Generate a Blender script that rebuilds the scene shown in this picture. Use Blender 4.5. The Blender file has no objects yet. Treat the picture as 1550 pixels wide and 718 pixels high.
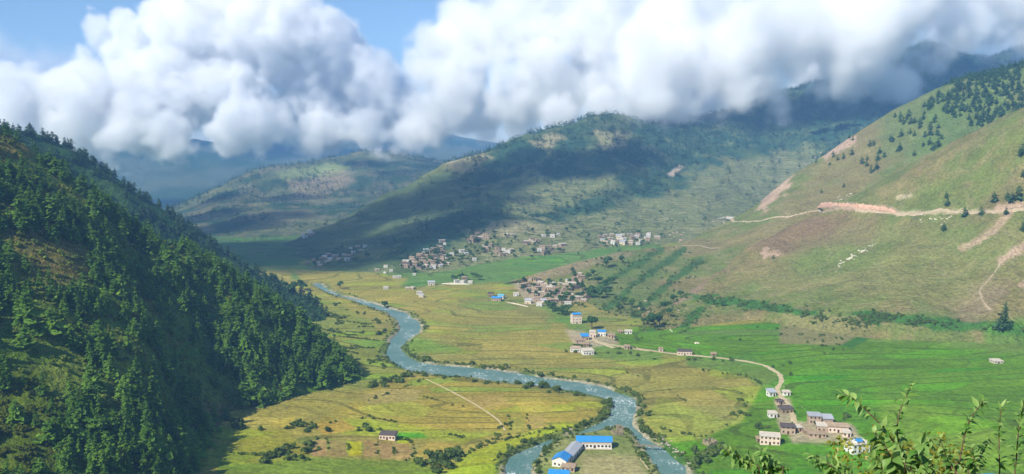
import bpy, bmesh, math, random
import numpy as np
from mathutils import Vector, Matrix
from mathutils.bvhtree import BVHTree

C = bpy.context.scene
COL = C.collection
R = math.radians
rng = np.random.default_rng(7)
random.seed(7)

# ---------------------------------------------------------------- camera
FPX, W0, H0, CAMZ = 1290.0, 1550.0, 718.0, 180.0
PITCH = math.atan(144 / FPX)
cam_d = bpy.data.cameras.new('camera')
cam = bpy.data.objects.new('camera', cam_d); COL.objects.link(cam)
cam_d.sensor_width = 36.0; cam_d.lens = 36.0 * FPX / W0
cam_d.clip_start = 0.2; cam_d.clip_end = 40000
cam.location = (0, 0, CAMZ); cam.rotation_euler = (math.pi / 2 - PITCH, 0, 0)
C.camera = cam

# ---------------------------------------------------------------- sky, sun, exposure
SUN_EL, SUN_AZ = R(44), math.atan2(-0.72, -0.69)        # azimuth: angle from +Y towards +X
world = bpy.data.worlds.new("World"); C.world = world; world.use_nodes = True
wn = world.node_tree; bg = wn.nodes['Background']
sky = wn.nodes.new('ShaderNodeTexSky'); sky.sky_type = 'NISHITA'; sky.sun_disc = False
sky.sun_elevation = SUN_EL; sky.sun_rotation = SUN_AZ; sky.altitude = 2300
sky.air_density = 1.15; sky.dust_density = 0.0; sky.ozone_density = 4.5
wn.links.new(sky.outputs[0], bg.inputs[0]); bg.inputs[1].default_value = 0.105
sd = bpy.data.lights.new('sun', 'SUN'); sd.energy = 5.0; sd.angle = R(0.53); sd.color = (1.0, 0.93, 0.79)
sun = bpy.data.objects.new('sun', sd); COL.objects.link(sun)
SUNV = Vector((math.sin(SUN_AZ) * math.cos(SUN_EL), math.cos(SUN_AZ) * math.cos(SUN_EL), math.sin(SUN_EL)))
sun.rotation_euler = SUNV.to_track_quat('Z', 'Y').to_euler()
C.view_settings.view_transform = 'Standard'; C.view_settings.look = 'None'
C.view_settings.exposure = 0.54; C.view_settings.gamma = 1.0; C.view_settings.use_curve_mapping = False
cy = C.cycles
cy.use_denoising = True; cy.max_bounces = 18; cy.volume_bounces = 16; cy.diffuse_bounces = 2
cy.glossy_bounces = 2; cy.transmission_bounces = 3; cy.transparent_max_bounces = 8
cy.volume_step_rate = 2.6; cy.volume_max_steps = 400
cy.use_adaptive_sampling = True; cy.adaptive_threshold = 0.02
cy.sample_clamp_indirect = 4.0

# ---------------------------------------------------------------- helpers: pixel of the photograph <-> place in the world
def ray(px, py):
    u = (px - W0 / 2) / FPX; v = (H0 / 2 - py) / FPX
    return Vector((u, math.cos(PITCH) + v * math.sin(PITCH), v * math.cos(PITCH) - math.sin(PITCH)))
def P(px, py, Y):
    d = ray(px, py); k = Y / d.y
    return Vector((d.x * k, Y, CAMZ + d.z * k))
def PZ(px, py, z=0.0):
    d = ray(px, py); k = (z - CAMZ) / d.z
    return Vector((d.x * k, d.y * k, z))
def proj(co):
    x = co[..., 0]; y = co[..., 1]; z = co[..., 2] - CAMZ
    f = y * math.cos(PITCH) - z * math.sin(PITCH); up = y * math.sin(PITCH) + z * math.cos(PITCH)
    f = np.where(f < 1, 1, f)
    return W0 / 2 + FPX * x / f, H0 / 2 - FPX * up / f

# ---------------------------------------------------------------- noise
_T = np.random.default_rng(3).random((256, 256))
def vnoise(x, y):
    xi = np.floor(x).astype(int); yi = np.floor(y).astype(int)
    fx = x - xi; fy = y - yi; fx = fx * fx * (3 - 2 * fx); fy = fy * fy * (3 - 2 * fy)
    a = _T[xi & 255, yi & 255]; b = _T[(xi + 1) & 255, yi & 255]
    c = _T[xi & 255, (yi + 1) & 255]; d = _T[(xi + 1) & 255, (yi + 1) & 255]
    return (a * (1 - fx) + b * fx) * (1 - fy) + (c * (1 - fx) + d * fx) * fy
def fbm(x, y, o=4, g=0.5, s=0.0):
    t = 0; a = 1; n = 0
    for i in range(o):
        k = 2.03 ** i
        t = t + a * vnoise(x * k + 17.3 * i + s, y * k + 9.1 * i - s); n += a; a *= g
    return t / n
def sstep(a, b, x):
    t = np.clip((x - a) / (b - a), 0, 1); return t * t * (3 - 2 * t)
def inpoly(px, py, poly):
    r = np.zeros(np.shape(px), bool); n = len(poly)
    for i in range(n):
        x1, y1 = poly[i]; x2, y2 = poly[(i + 1) % n]
        if y1 == y2: continue
        c = ((y1 > py) != (y2 > py)) & (px < (x2 - x1) * (py - y1) / (y2 - y1) + x1)
        r ^= c
    return r
def segdist(px, py, line, closed=False):
    d = np.full(np.shape(px), 1e9); n = len(line)
    for i in range(n if closed else n - 1):
        x1, y1 = line[i][:2]; x2, y2 = line[(i + 1) % n][:2]
        dx, dy = x2 - x1, y2 - y1; L = dx * dx + dy * dy + 1e-9
        t = np.clip(((px - x1) * dx + (py - y1) * dy) / L, 0, 1)
        d = np.minimum(d, np.hypot(px - x1 - t * dx, py - y1 - t * dy))
    return d

# ---------------------------------------------------------------- mesh helpers
def link(name, me, parent=None, mat=None):
    o = bpy.data.objects.new(name, me); COL.objects.link(o)
    if parent is not None: o.parent = parent
    if mat is not None and me is not None and len(me.materials) == 0: me.materials.append(mat)
    return o
def tag(o, label=None, cat=None, group=None, kind=None):
    if label: o['label'] = label
    if cat: o['category'] = cat
    if group: o['group'] = group
    if kind: o['kind'] = kind
    return o
def np_mesh(name, co, faces, smooth=False, nper=None):
    """co (n,3); faces (m,k) array of equal-sized faces"""
    me = bpy.data.meshes.new(name); co = np.asarray(co, np.float32); f = np.asarray(faces, np.int32)
    m, k = f.shape
    me.vertices.add(len(co)); me.vertices.foreach_set('co', co.ravel())
    me.loops.add(m * k); me.loops.foreach_set('vertex_index', f.ravel())
    me.polygons.add(m); me.polygons.foreach_set('loop_start', np.arange(m, dtype=np.int32) * k)
    me.update(calc_edges=True)
    if smooth: me.polygons.foreach_set('use_smooth', np.ones(m, bool))
    return me
def grid_faces(nr, nc):
    i = np.arange(nr - 1)[:, None] * nc + np.arange(nc - 1)[None, :]
    return np.stack([i, i + 1, i + nc + 1, i + nc], -1).reshape(-1, 4)
def set_col(me, name, rgb, a=None):
    at = me.color_attributes.new(name, 'FLOAT_COLOR', 'POINT')
    v = np.ones((len(me.vertices), 4), np.float32); v[:, :3] = rgb
    if a is not None: v[:, 3] = a
    at.data.foreach_set('color', v.ravel())

# ---------------------------------------------------------------- node helper
class NT:
    def __init__(s, name, disp=False):
        s.m = bpy.data.materials.new(name); s.m.use_nodes = True; s.t = s.m.node_tree
        s.b = s.t.nodes['Principled BSDF']; s.out = s.t.nodes['Material Output']
        s.b.inputs['Roughness'].default_value = 0.9; s.b.inputs['Specular IOR Level'].default_value = 0.15
    def n(s, typ, **kw):
        nd = s.t.nodes.new(typ)
        for k, v in kw.items():
            if k.startswith('i_'):
                key = k[2:]; key = int(key) if key.isdigit() else key.replace('_', ' ')
                if hasattr(v, 'is_output'): s.t.links.new(v, nd.inputs[key])
                else: nd.inputs[key].default_value = v
            else: setattr(nd, k, v)
        return nd
    def l(s, a, b): s.t.links.new(a, b)
    def math(s, op, a, b=0.0, c=0.0, clamp=False):
        nd = s.t.nodes.new('ShaderNodeMath'); nd.operation = op; nd.use_clamp = clamp
        for i, v in enumerate((a, b, c)):
            if hasattr(v, 'is_output'): s.l(v, nd.inputs[i])
            else: nd.inputs[i].default_value = v
        return nd.outputs[0]
    def mix(s, f, a, b, mode='MIX'):
        nd = s.t.nodes.new('ShaderNodeMix'); nd.data_type = 'RGBA'; nd.blend_type = mode
        for key, v in ((0, f), (6, a), (7, b)):
            if hasattr(v, 'is_output'): s.l(v, nd.inputs[key])
            elif key == 0: nd.inputs[0].default_value = v
            else: nd.inputs[key].default_value = (*v, 1)
        return nd.outputs[2]
    def noise(s, scale, detail=3, rough=0.5, vec=None, out=0):
        nd = s.n('ShaderNodeTexNoise'); nd.inputs['Scale'].default_value = scale
        nd.inputs['Detail'].default_value = detail; nd.inputs['Roughness'].default_value = rough
        if vec is not None: s.l(vec, nd.inputs['Vector'])
        return nd.outputs[out]
    def rng(s, v, a, b, c=0.0, d=1.0):
        nd = s.n('ShaderNodeMapRange'); s.l(v, nd.inputs[0])
        for i, q in enumerate((a, b, c, d)): nd.inputs[i + 1].default_value = q
        return nd.outputs[0]
    def pos(s): return s.n('ShaderNodeNewGeometry').outputs['Position']
def flat_mat(name, rgb, rough=0.85, var=0.25, scale=1.5, spec=0.2, obj=True):
    t = NT(name); tc = t.n('ShaderNodeTexCoord').outputs['Object']
    n = t.noise(scale, 4, 0.6, tc); f = t.rng(n, 0.3, 0.7, 1 - var, 1 + var)
    c = t.mix(1.0, rgb, (1, 1, 1), 'MULTIPLY')
    mm = t.n('ShaderNodeVectorMath', operation='SCALE'); t.l(c, mm.inputs[0]); t.l(f, mm.inputs['Scale'])
    t.l(mm.outputs[0], t.b.inputs['Base Color']); t.b.inputs['Roughness'].default_value = rough
    t.b.inputs['Specular IOR Level'].default_value = spec
    return t.m
# ---------------------------------------------------------------- terrain shapes
GOLD_POLY = None
def floor_z(x, y):
    z = -85 * sstep(1450, 2900, y)
    # the green terraces climb gently to the foot of the right hill
    xr = 60 + (y - 447) * 0.22
    t = np.clip((x - xr - 35) / 260, 0, 1.6)
    z = z + 16 * t * sstep(350, 500, y) * (1 - sstep(900, 1150, y))
    # the far village sits on a fan that climbs to the middle mountain
    z = z + 14 * sstep(1050, 1450, y) * sstep(-420, 100, x) * (1 - sstep(2000, 2600, y))
    # left terraces
    z = z + 9 * np.clip((-x - 60 - (y - 440) * 0.12) / 140, 0, 1) * (1 - sstep(560, 640, y)) * sstep(300, 420, y)
    z = z + (fbm(x / 90, y / 90, 3, s=4.0) - 0.5) * 2.2
    return z
# river outline, measured on the photograph, laid out on the valley floor
RIV_OUT = [(462,428),(486,442),(520,452),(560,466),(590,478),(600,490),(594,505),(580,520),(577,536),(590,549),(622,562),(660,567),(710,571),(760,577),
           (800,582),(850,590),(885,595),(912,602),(922,612),(916,630),(882,643),(842,657),(802,669),(770,684),(756,702),(768,745),(780,800),
           (1100,800),(1062,735),(1045,705),(1020,682),(990,662),(966,640),(968,622),(970,604),(948,592),(900,578),(866,573),(820,567),(780,560),(740,555),
           (690,551),(650,547),(622,537),(608,526),(622,512),(642,500),(645,489),(628,474),(590,461),(548,450),(510,441),(492,425)]
ISLE = [(946,644),(922,647),(900,653),(866,657),(842,668),(826,682),(812,700),(815,725),(830,800),(1030,800),(1003,722),(985,698),(968,680),(956,662)]
def flr(pts, z=0.0): return [tuple(PZ(a, b, z)[:2]) for a, b in pts]
def smooth_closed(pts, it=2):
    for _ in range(it):
        q = []
        for i in range(len(pts)):
            a, b = pts[i], pts[(i + 1) % len(pts)]
            q += [(a[0]*.75+b[0]*.25, a[1]*.75+b[1]*.25), (a[0]*.25+b[0]*.75, a[1]*.25+b[1]*.75)]
        pts = q
    return pts
RO = smooth_closed(flr(RIV_OUT)); RI = smooth_closed(flr(ISLE))
def river_sd(x, y):
    """signed distance to the water, positive inside"""
    x = x + (fbm(x / 14, y / 14, 2, s=2.) - .5) * 5; y = y + (fbm(x / 14, y / 14, 2, s=7.) - .5) * 5
    so = segdist(x, y, RO, True) * np.where(inpoly(x, y, RO), 1, -1)
    si = segdist(x, y, RI, True) * np.where(inpoly(x, y, RI), -1, 1)
    return np.minimum(so, si) - 3.0 - 3.6 * sstep(780, 940, y)

def hexc(h):
    c = [int(h[i:i+2], 16) / 255 for i in (0, 2, 4)]
    return np.array([x / 12.92 if x < .04045 else ((x + .055) / 1.055) ** 2.4 for x in c])
def lerp(a, b, t): return a + (b - a) * t[..., None]
def paint(col, m, c): return col * (1 - m[..., None]) + np.asarray(c) * m[..., None]
def soft(px, py, poly, w, jit=0, n=None):
    """0..1 inside a polygon, edges w wide, ragged by noise"""
    bx = [p[0] for p in poly]; by = [p[1] for p in poly]; mg = w + abs(jit) + 4
    out = np.zeros(np.shape(px)); s = (px > min(bx)-mg) & (px < max(bx)+mg) & (py > min(by)-mg) & (py < max(by)+mg)
    if not s.any(): return out
    a, b = px[s], py[s]
    d = segdist(a, b, poly, True) * np.where(inpoly(a, b, poly), 1, -1)
    if jit: d = d + (n[s] - .5) * 2 * jit
    out[s] = sstep(-w, w, d); return out
def soft_line(px, py, line, w, jit=0, n=None):
    bx = [p[0] for p in line]; by = [p[1] for p in line]; mg = w * 2 + jit + 4
    out = np.zeros(np.shape(px)); s = (px > min(bx)-mg) & (px < max(bx)+mg) & (py > min(by)-mg) & (py < max(by)+mg)
    if not s.any(): return out
    d = segdist(px[s], py[s], line)
    if jit: d = d + (n[s] - .5) * 2 * jit
    out[s] = 1 - sstep(w * .6, w * 1.4, d); return out

# ---------------------------------------------------------------- terrain material
def terrain_mat(name, bump=1.0, fields=False):
    t = NT(name); pos = t.pos()
    at = t.n('ShaderNodeAttribute', attribute_name='Col'); base = at.outputs['Color']
    pt = t.n('ShaderNodeAttribute', attribute_name='pat').outputs['Fac']      # how strongly the ground is parcelled
    n1 = t.noise(0.35, 5, 0.65, pos); n2 = t.noise(0.03, 4, 0.6, pos); n3 = t.noise(1.7, 3, .6, pos)
    f = t.math('MULTIPLY', t.rng(n1, .3, .7, .6, 1.4), t.rng(n2, .35, .65, .86, 1.14))
    f = t.math('MULTIPLY', f, t.rng(n3, .3, .7, .8, 1.2))
    if fields:
        # curved parcels: contour bands of a slow noise, cut across by cells
        sx = t.n('ShaderNodeMapping'); t.l(pos, sx.inputs[0]); sx.inputs['Scale'].default_value = (.42, 1.0, 0)
        wrp = t.n('ShaderNodeTexNoise'); wrp.inputs['Scale'].default_value = .02; t.l(sx.outputs[0], wrp.inputs[0])
        sc = t.n('ShaderNodeVectorMath', operation='SCALE'); t.l(wrp.outputs['Color'], sc.inputs[0]); sc.inputs['Scale'].default_value = 30
        ad = t.n('ShaderNodeVectorMath', operation='ADD'); t.l(sx.outputs[0], ad.inputs[0]); t.l(sc.outputs[0], ad.inputs[1])
        cn = t.noise(.0075, 1, .4, sx.outputs[0])
        k = t.math('MULTIPLY', cn, 20); fr = t.math('FRACT', k); fl = t.math('FLOOR', k)
        e1 = t.math('LESS_THAN', fr, .17)
        v = t.n('ShaderNodeTexVoronoi', feature='F1'); v.inputs['Scale'].default_value = .036; t.l(ad.outputs[0], v.inputs[0])
        ve = t.n('ShaderNodeTexVoronoi', feature='DISTANCE_TO_EDGE'); ve.inputs['Scale'].default_value = .036; t.l(ad.outputs[0], ve.inputs[0])
        e2 = t.math('MULTIPLY', t.math('LESS_THAN', ve.outputs['Distance'], .02), .5)
        edge = t.math('MULTIPLY', t.math('MAXIMUM', t.math('MULTIPLY', e1, .8), e2), t.rng(n2, .36, .54, .0, 1.0), clamp=True)
        wn_ = t.n('ShaderNodeTexWhiteNoise', noise_dimensions='4D'); t.l(v.outputs['Color'], wn_.inputs['Vector']); t.l(fl, wn_.inputs['W'])
        rv = wn_.outputs['Value']
        # ripe, half ripe, green or stubble
        ramp = t.n('ShaderNodeValToRGB'); t.l(rv, ramp.inputs[0]); cr = ramp.color_ramp; cr.interpolation = 'CONSTANT'
        stops = [(0, (.92, .9, .85)), (.25, (1.03, 1.02, .9)), (.5, (.98, 1.02, .95)), (.68, (1.14, 1.06, 1.0)), (.8, (.98, 1.22, .6)), (.92, (.72, 1.05, .7))]
        cr.elements[0].position = 0; cr.elements[0].color = (*stops[0][1], 1); cr.elements[1].position = .25; cr.elements[1].color = (*stops[1][1], 1)
        for p_, c_ in stops[2:]:
            e = cr.elements.new(p_); e.color = (*c_, 1)
        par = t.mix(1.0, base, ramp.outputs[0], 'MULTIPLY')
        par = t.mix(t.math('MULTIPLY', edge, .75), par, (.045, .055, .012))
        base = t.mix(pt, base, par)
    else:
        # thin crop terraces along the contours of the slope
        z = t.n('ShaderNodeSeparateXYZ'); t.l(pos, z.inputs[0])
        k = t.math('MULTIPLY', t.math('ADD', z.outputs[2], t.math('MULTIPLY', t.noise(.012, 2, .5, pos), 30)), .22)
        fr = t.math('FRACT', k); fl = t.math('FLOOR', k)
        v = t.n('ShaderNodeTexVoronoi'); v.inputs['Scale'].default_value = .02; t.l(pos, v.inputs[0])
        wn_ = t.n('ShaderNodeTexWhiteNoise', noise_dimensions='4D'); t.l(v.outputs['Color'], wn_.inputs['Vector']); t.l(fl, wn_.inputs['W'])
        par = t.mix(t.rng(wn_.outputs['Value'], 0, 1, 0, .5), base, (.27, .25, .12))
        par = t.mix(t.math('MULTIPLY', t.math('LESS_THAN', fr, .28), .45), par, (.05, .085, .03))
        base = t.mix(pt, base, par)
    mm = t.n('ShaderNodeVectorMath', operation='SCALE'); t.l(base, mm.inputs[0]); t.l(f, mm.inputs['Scale'])
    t.l(mm.outputs[0], t.b.inputs['Base Color'])
    bp = t.n('ShaderNodeBump'); bp.inputs['Strength'].default_value = .8; bp.inputs['Distance'].default_value = bump
    bh = t.math('ADD', n1, t.math('MULTIPLY', t.noise(.12, 4, .6, pos), 3)); t.l(bh, bp.inputs['Height']); t.l(bp.outputs[0], t.b.inputs['Normal'])
    t.b.inputs['Specular IOR Level'].default_value = .05
    return t.m
M_FIELD = terrain_mat('crops and grass', .6, True)
M_HILL = terrain_mat('hillside', 2.4)
M_HILLF = terrain_mat('terraced hillside', 2.0)

# ---------------------------------------------------------------- valley floor
ys = np.concatenate([np.linspace(250, 440, 16), 440 * (1900 / 440) ** np.linspace(0, 1, 520)[1:], 1900 * (9000 / 1900) ** np.linspace(0, 1, 50)[1:]])
us = np.concatenate([[-9, -4, -2, -1.2], np.linspace(-.72, .72, 560), [1.2, 2, 4, 9]])
YY, UU = np.meshgrid(ys, us, indexing='ij'); XX = UU * YY
ZZ = floor_z(XX, YY)
sdw = river_sd(XX, YY)
flat = sstep(-14, -4, sdw); ZZ = ZZ * (1 - flat) + flat * (-.4)
ISZ = .0
ZZ = ZZ - 3.4 * sstep(-1.5, 3.5, sdw)
# terraces, cut as real steps
def steps(z, h):
    q = z / h; f = q - np.floor(q); return (np.floor(q) + sstep(.72, 1, f)) * h
ppx, ppy = proj(np.stack([XX, YY, ZZ], -1))
TER_L = [(330,640),(420,640),(560,590),(600,560),(585,545),(560,500),(500,470),(455,440),(440,440),(440,600),(330,600)]
co = np.stack([XX, YY, ZZ], -1).reshape(-1, 3)
px, py = proj(co); X, Y = co[:, 0], co[:, 1]
NS = fbm(X / 25, Y / 25, 4); NL = fbm(X / 120, Y / 120, 4, s=3.); NF = fbm(X / 6, Y / 6, 3, s=9.)
gold = hexc('8f8842'); olive = hexc('807e45'); green = hexc('577c20'); lime = hexc('8c9a1e'); dgreen = hexc('38582a'); brown = hexc('94794f'); mgreen = hexc('5c7a3a'); scrub = hexc('5a6b35')
col = lerp(gold, olive, sstep(.35, .65, NL)); pat = np.full(len(co), .9)
def Z(poly, c, w=3, jit=3, p=None, k=1.0, n=None):
    global col, pat
    m = soft(px, py, poly, w, jit, NS if n is None else n) * k
    col = paint(col, m, c)
    if p is not None: pat = pat * (1 - m) + p * m
Z([(100,300),(470,300),(470,372),(452,404),(200,420),(100,420)], hexc('4d6838'), 6, 5, .9)
# far fan of green fields below the villages
Z([(440,405),(760,330),(1000,330),(1000,400),(900,440),(760,430),(620,432),(440,424)], mgreen, 4, 4, .9)
Z([(440,408),(560,412),(620,420),(600,436),(470,436)], gold*.95, 3, 3, .9)
Z([(640,440),(860,500),(930,540),(1060,560),(1000,600),(900,560),(620,520),(600,500)], hexc('8e8745'), 10, 8, .95, .6)
Z([(720,450),(800,455),(870,505),(900,545),(1000,548),(1000,535),(930,520),(870,480),(850,460)], hexc('5f7f35'), 5, 5, .6, .8)
Z([(600,505),(700,530),(620,538)], hexc('6f8a35'), 6, 6, .6)
# golden middle island field
Z([(560,590),(640,568),(760,580),(910,606),(905,630),(800,650),(660,660),(540,650),(480,640)], hexc('94883c'), 8, 4, 1, .9)
Z([(470,640),(560,634),(680,650),(760,655),(700,672),(600,665),(520,655)], hexc('8c9a2c'), 5, 5, .5, .8)
Z([(545,618),(600,605),(660,618),(640,632),(570,632)], hexc('93993a'), 4, 3, .5, .7)
Z([(440,655),(560,662),(640,672),(620,700),(470,700)], hexc('908646'), 4, 3, .9, .8)
Z([(680,718),(700,690),(760,665),(850,640),(900,640),(800,668),(760,690),(755,730),(680,760)], lime, 4, 4, .3, .8)
Z([(330,730),(330,650),(470,690),(640,700),(680,730)], hexc('5f7a22'), 5, 6, .3, .8)
Z([(270,650),(430,650),(480,690),(420,700),(300,700)], hexc('85852f'), 5, 6, .6, .8)
Z([(505,668),(530,668),(530,684),(500,684)], lime*1.1, 1.5, 1, .1)
Z([(600,655),(640,655),(650,664),(600,664)], hexc('4f8a1e'), 2, 1, .2)
for q, cc_ in (([(468,667),(494,665),(495,691),(472,691)], '9c8253'), ([(498,666),(524,667),(524,692),(499,692)], '8f7d4a'), ([(527,669),(546,669),(546,690),(529,690)], 'a8a020'), ([(549,667),(570,668),(572,691),(550,692)], '98804e'),
        ([(573,670),(594,672),(596,694),(576,694)], '947c50'), ([(598,672),(614,670),(626,684),(618,696),(600,696)], '9a8350'), ([(600,664),(616,664),(620,672),(602,671)], '9aa820'), ([(350,668),(400,660),(430,672),(390,684),(340,682)], '8a8a30'),
        ([(470,640),(520,636),(540,650),(490,658)], 'a08a3c'), ([(412,636),(446,630),(450,645),(412,648)], 'a39540'), ([(650,668),(690,672),(680,692),(630,702),(630,684)], '9a8a40'), ([(540,600),(580,590),(640,590),(630,606),(560,612)], '92864a'),
        ([(700,600),(760,598),(770,612),(720,618)], '9c8a48'), ([(780,608),(830,606),(840,622),(790,626)], 'a09240'), ([(770,632),(792,630),(796,650),(772,654)], '8f8c3c'), ([(796,630),(822,628),(828,646),(800,650)], '9a8a48')):
    Z(q, hexc(cc_), .9, 1.2, .25)
# left terraces upstream
Z([(440,440),(500,455),(560,485),(590,530),(620,555),(560,590),(440,600)], hexc('77803a'), 5, 5, .9, .9)
# right golden strip by the river and the green paddies
Z([(975,640),(1000,600),(1100,640),(1130,600),(1160,600),(1150,660),(1060,670),(1010,670)], hexc('8a9440'), 5, 5, .8, .8)
GR = [(925,503),(960,497),(1100,492),(1240,478),(1550,495),(1900,495),(1900,900),(1020,900),(1000,670),(1060,665),(1120,640),(1150,590),(1180,568),(1130,550),(1040,540),(940,526)]
Z(GR, green, 3, 3, 1.0)
Z([(1040,533),(1130,540),(1190,565),(1190,600),(1160,590),(1120,570),(1040,552)], hexc('51752f'), 4, 4, .3, .8)
Z([(1200,560),(1300,560),(1420,700),(1200,720),(1180,620)], hexc('4d8418'), 12, 8, .85, .6)
Z([(1250,478),(1550,490),(1550,540),(1400,520),(1300,515)], hexc('667c38'), 6, 8, .7, .8)
Z([(1330,600),(1500,640),(1560,700),(1400,720),(1330,660)], hexc('6f8a2a'), 14, 8, .5, .6)
Z([(1180,492),(1200,478),(1300,478),(1318,498),(1275,523),(1180,520)], hexc('77744a'), 2, 2, .1)
Z([(1300,478),(1345,484),(1340,500),(1290,528),(1272,524),(1316,498)], hexc('3f6a2a'), 2, 3, .1)
Z([(1320,485),(1550,495),(1550,506),(1330,500)], hexc('3f6a2a'), 3, 4, .1, .8)
Z([(1030,500),(1180,498),(1180,506),(1030,506)], hexc('5a7038'), 2, 3, .1, .7)
# village dust
for poly in ([(1170,600),(1196,600),(1205,640),(1290,640),(1310,670),(1200,670),(1180,650)], [(855,498),(930,505),(940,522),(880,530)],
             [(775,425),(870,425),(880,460),(800,462)], [(600,398),(700,378),(705,404),(620,412)]):
    Z(poly, hexc('a0927a'), 3, 6, .1, .85)
# gravel at the water
gm = sstep(-5, -1, sdw.ravel()) * sstep(.42, .55, NS) ; col = paint(col, gm * .9, hexc('98917c')); pat *= 1 - sstep(-7, -3, sdw.ravel())
col = paint(col, sstep(-8, -3, sdw.ravel()) * (1 - gm) * .7, dgreen)
# the school yard on the island, its beaten pitch
isl = inpoly(X, Y, RI); pat[isl] = 0
col[isl] = lerp(hexc('82854f'), hexc('6d7a3f'), sstep(.4, .6, NS[isl]))
m = soft(px, py, [(880,690),(965,690),(985,740),(880,740)], 6, 5, NS) * isl; col = paint(col, m * .6, hexc('a3966c'))
col = np.where((sdw.ravel() > 1)[:, None], hexc('5d6658'), col)
col = col * (1 + (NF - .5)[:, None] * .25)
me = np_mesh('valley_floor', co, grid_faces(*XX.shape), True); set_col(me, 'Col', col)
at = me.attributes.new('pat', 'FLOAT', 'POINT'); at.data.foreach_set('value', pat.astype(np.float32))
link('valley_floor', me, mat=M_FIELD)['kind'] = 'structure'
FLOOR_CO, FLOOR_F = co, grid_faces(*XX.shape)

# ---------------------------------------------------------------- river water
wx0, wx1 = -260, 160
wy = np.arange(380, 1120, 3.0); wx = np.arange(wx0 - 100, wx1 + 130, 3.0)
WX, WY = np.meshgrid(wx, wy); s = river_sd(WX, WY); keep = s > -7
WZ = -1.5 + (fbm(WX / 9, WY / 9, 2) - .5) * .3
f = grid_faces(*WX.shape); kv = keep.ravel(); f = f[kv[f].all(1)]
used = np.unique(f); remap = -np.ones(kv.size, int); remap[used] = np.arange(len(used))
wco = np.stack([WX, WY, WZ], -1).reshape(-1, 3)[used]
me = np_mesh('river', wco, remap[f], True)
t = NT('river water'); pos = t.pos()
mp = t.n('ShaderNodeMapping'); t.l(pos, mp.inputs[0]); mp.inputs['Rotation'].default_value = (0, 0, .5); mp.inputs['Scale'].default_value = (1, .55, 1)
n1 = t.noise(.12, 5, .7, mp.outputs[0]); n2 = t.noise(.9, 4, .7, mp.outputs[0]); n3 = t.noise(.035, 3, .5, pos)
foam = t.math('MULTIPLY', t.rng(n2, .5, .6), t.rng(t.math('ADD', n1, t.math('MULTIPLY', n3, .8)), .9, 1.08), clamp=True)
cw = t.mix(t.rng(n3, .35, .65), (.05, .15, .13), (.095, .19, .16)); cw = t.mix(t.rng(n2, .35, .7, 0, .5), cw, (.26, .33, .31))
cw = t.mix(foam, cw, (.72, .76, .76)); t.l(cw, t.b.inputs['Base Color']); t.b.inputs['Roughness'].default_value = .4
t.b.inputs['Specular IOR Level'].default_value = .12
bp = t.n('ShaderNodeBump'); bp.inputs['Strength'].default_value = .9; bp.inputs['Distance'].default_value = .6; t.l(n2, bp.inputs['Height']); t.l(bp.outputs[0], t.b.inputs['Normal'])
link('river', me, mat=t.m)['kind'] = 'structure'

# ---------------------------------------------------------------- hills: surfaces stretched from foot to crest
def densify(rows, nc, nr, expo):
    """rows: list of polylines (same length) of 3D points, foot first"""
    A = np.array([[tuple(p) for p in r] for r in rows], float)      # (R, K, 3)
    def crs(A, n, axis):
        A = np.moveaxis(A, axis, 0); K = len(A); t = np.linspace(0, K - 1, n); i = np.clip(t.astype(int), 0, K - 2); f = (t - i)
        f = f.reshape(-1, *([1] * (A.ndim - 1)))
        p0 = A[np.clip(i - 1, 0, K - 1)]; p1 = A[i]; p2 = A[i + 1]; p3 = A[np.clip(i + 2, 0, K - 1)]
        r = .5 * (2 * p1 + (p2 - p0) * f + (2 * p0 - 5 * p1 + 4 * p2 - p3) * f ** 2 + (3 * p1 - p0 - 3 * p2 + p3) * f ** 3)
        return np.moveaxis(r, 0, axis)
    return crs(crs(A, nc, 1), nr, 0)
def hill(foot, crest, mids, nc, nr, amp, nscale, back, mat, colour, seed=0., bulge=0., gully=None, lam=(6, 5)):
    """foot/crest: (px,py,Y or ('z',z)); mids: fractions and heights of in-between rows"""
    pt = lambda q: PZ(q[0], q[1], q[2][1]) if isinstance(q[2], tuple) else P(*q)
    fo = [pt(q) for q in foot]; cr = [pt(q) for q in crest]
    rows = [[p + Vector((0, 0, -14)) + (p - q) * .12 for p, q in zip(fo, cr)], fo]
    for fr, hz in mids:
        rows.append([Vector((p.x + (q.x - p.x) * fr, p.y + (q.y - p.y) * fr, p.z + (q.z - p.z) * hz)) for p, q in zip(fo, cr)])
    rows.append(cr)
    bk = Vector(back)
    rows.append([q + bk * .5 + Vector((0, 0, -abs(q.z) * .15 - 8)) for q in cr]); rows.append([q + bk * 1.6 + Vector((0, 0, -abs(q.z) - 60)) for q in cr])
    g = densify(rows, nc, nr, 1)
    x, y = g[..., 0], g[..., 1]
    h = np.clip((g[..., 2] + 6) / 40, 0.05, 1)
    n = (fbm(x / nscale, y / nscale, 5, .5, seed) - .5)
    rid = 1 - np.abs(fbm(x / nscale / .8, y / nscale / .8, 4, .5, seed + 5) * 2 - 1) * 2.2
    g[..., 2] += (n * amp * 2 + (rid - .35) * amp * .6 + (fbm(x / 20, y / 20, 3, .6, seed) - .5) * 3.6) * h
    if gully is not None: g = gully(g)
    co = g.reshape(-1, 3); F = grid_faces(nr, nc)
    if True:
        px, py = proj(co)
        col, pat = colour(co, px, py)
    me = np_mesh('hill', co, F, True); set_col(me, 'Col', np.clip(col, 0, 1))
    at = me.attributes.new('pat', 'FLOAT', 'POINT'); at.data.foreach_set('value', np.asarray(pat, np.float32))
    o = link('hill', me, mat=mat); o['kind'] = 'structure'
    return g, co, F
Fz = ('z', -3)
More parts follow.
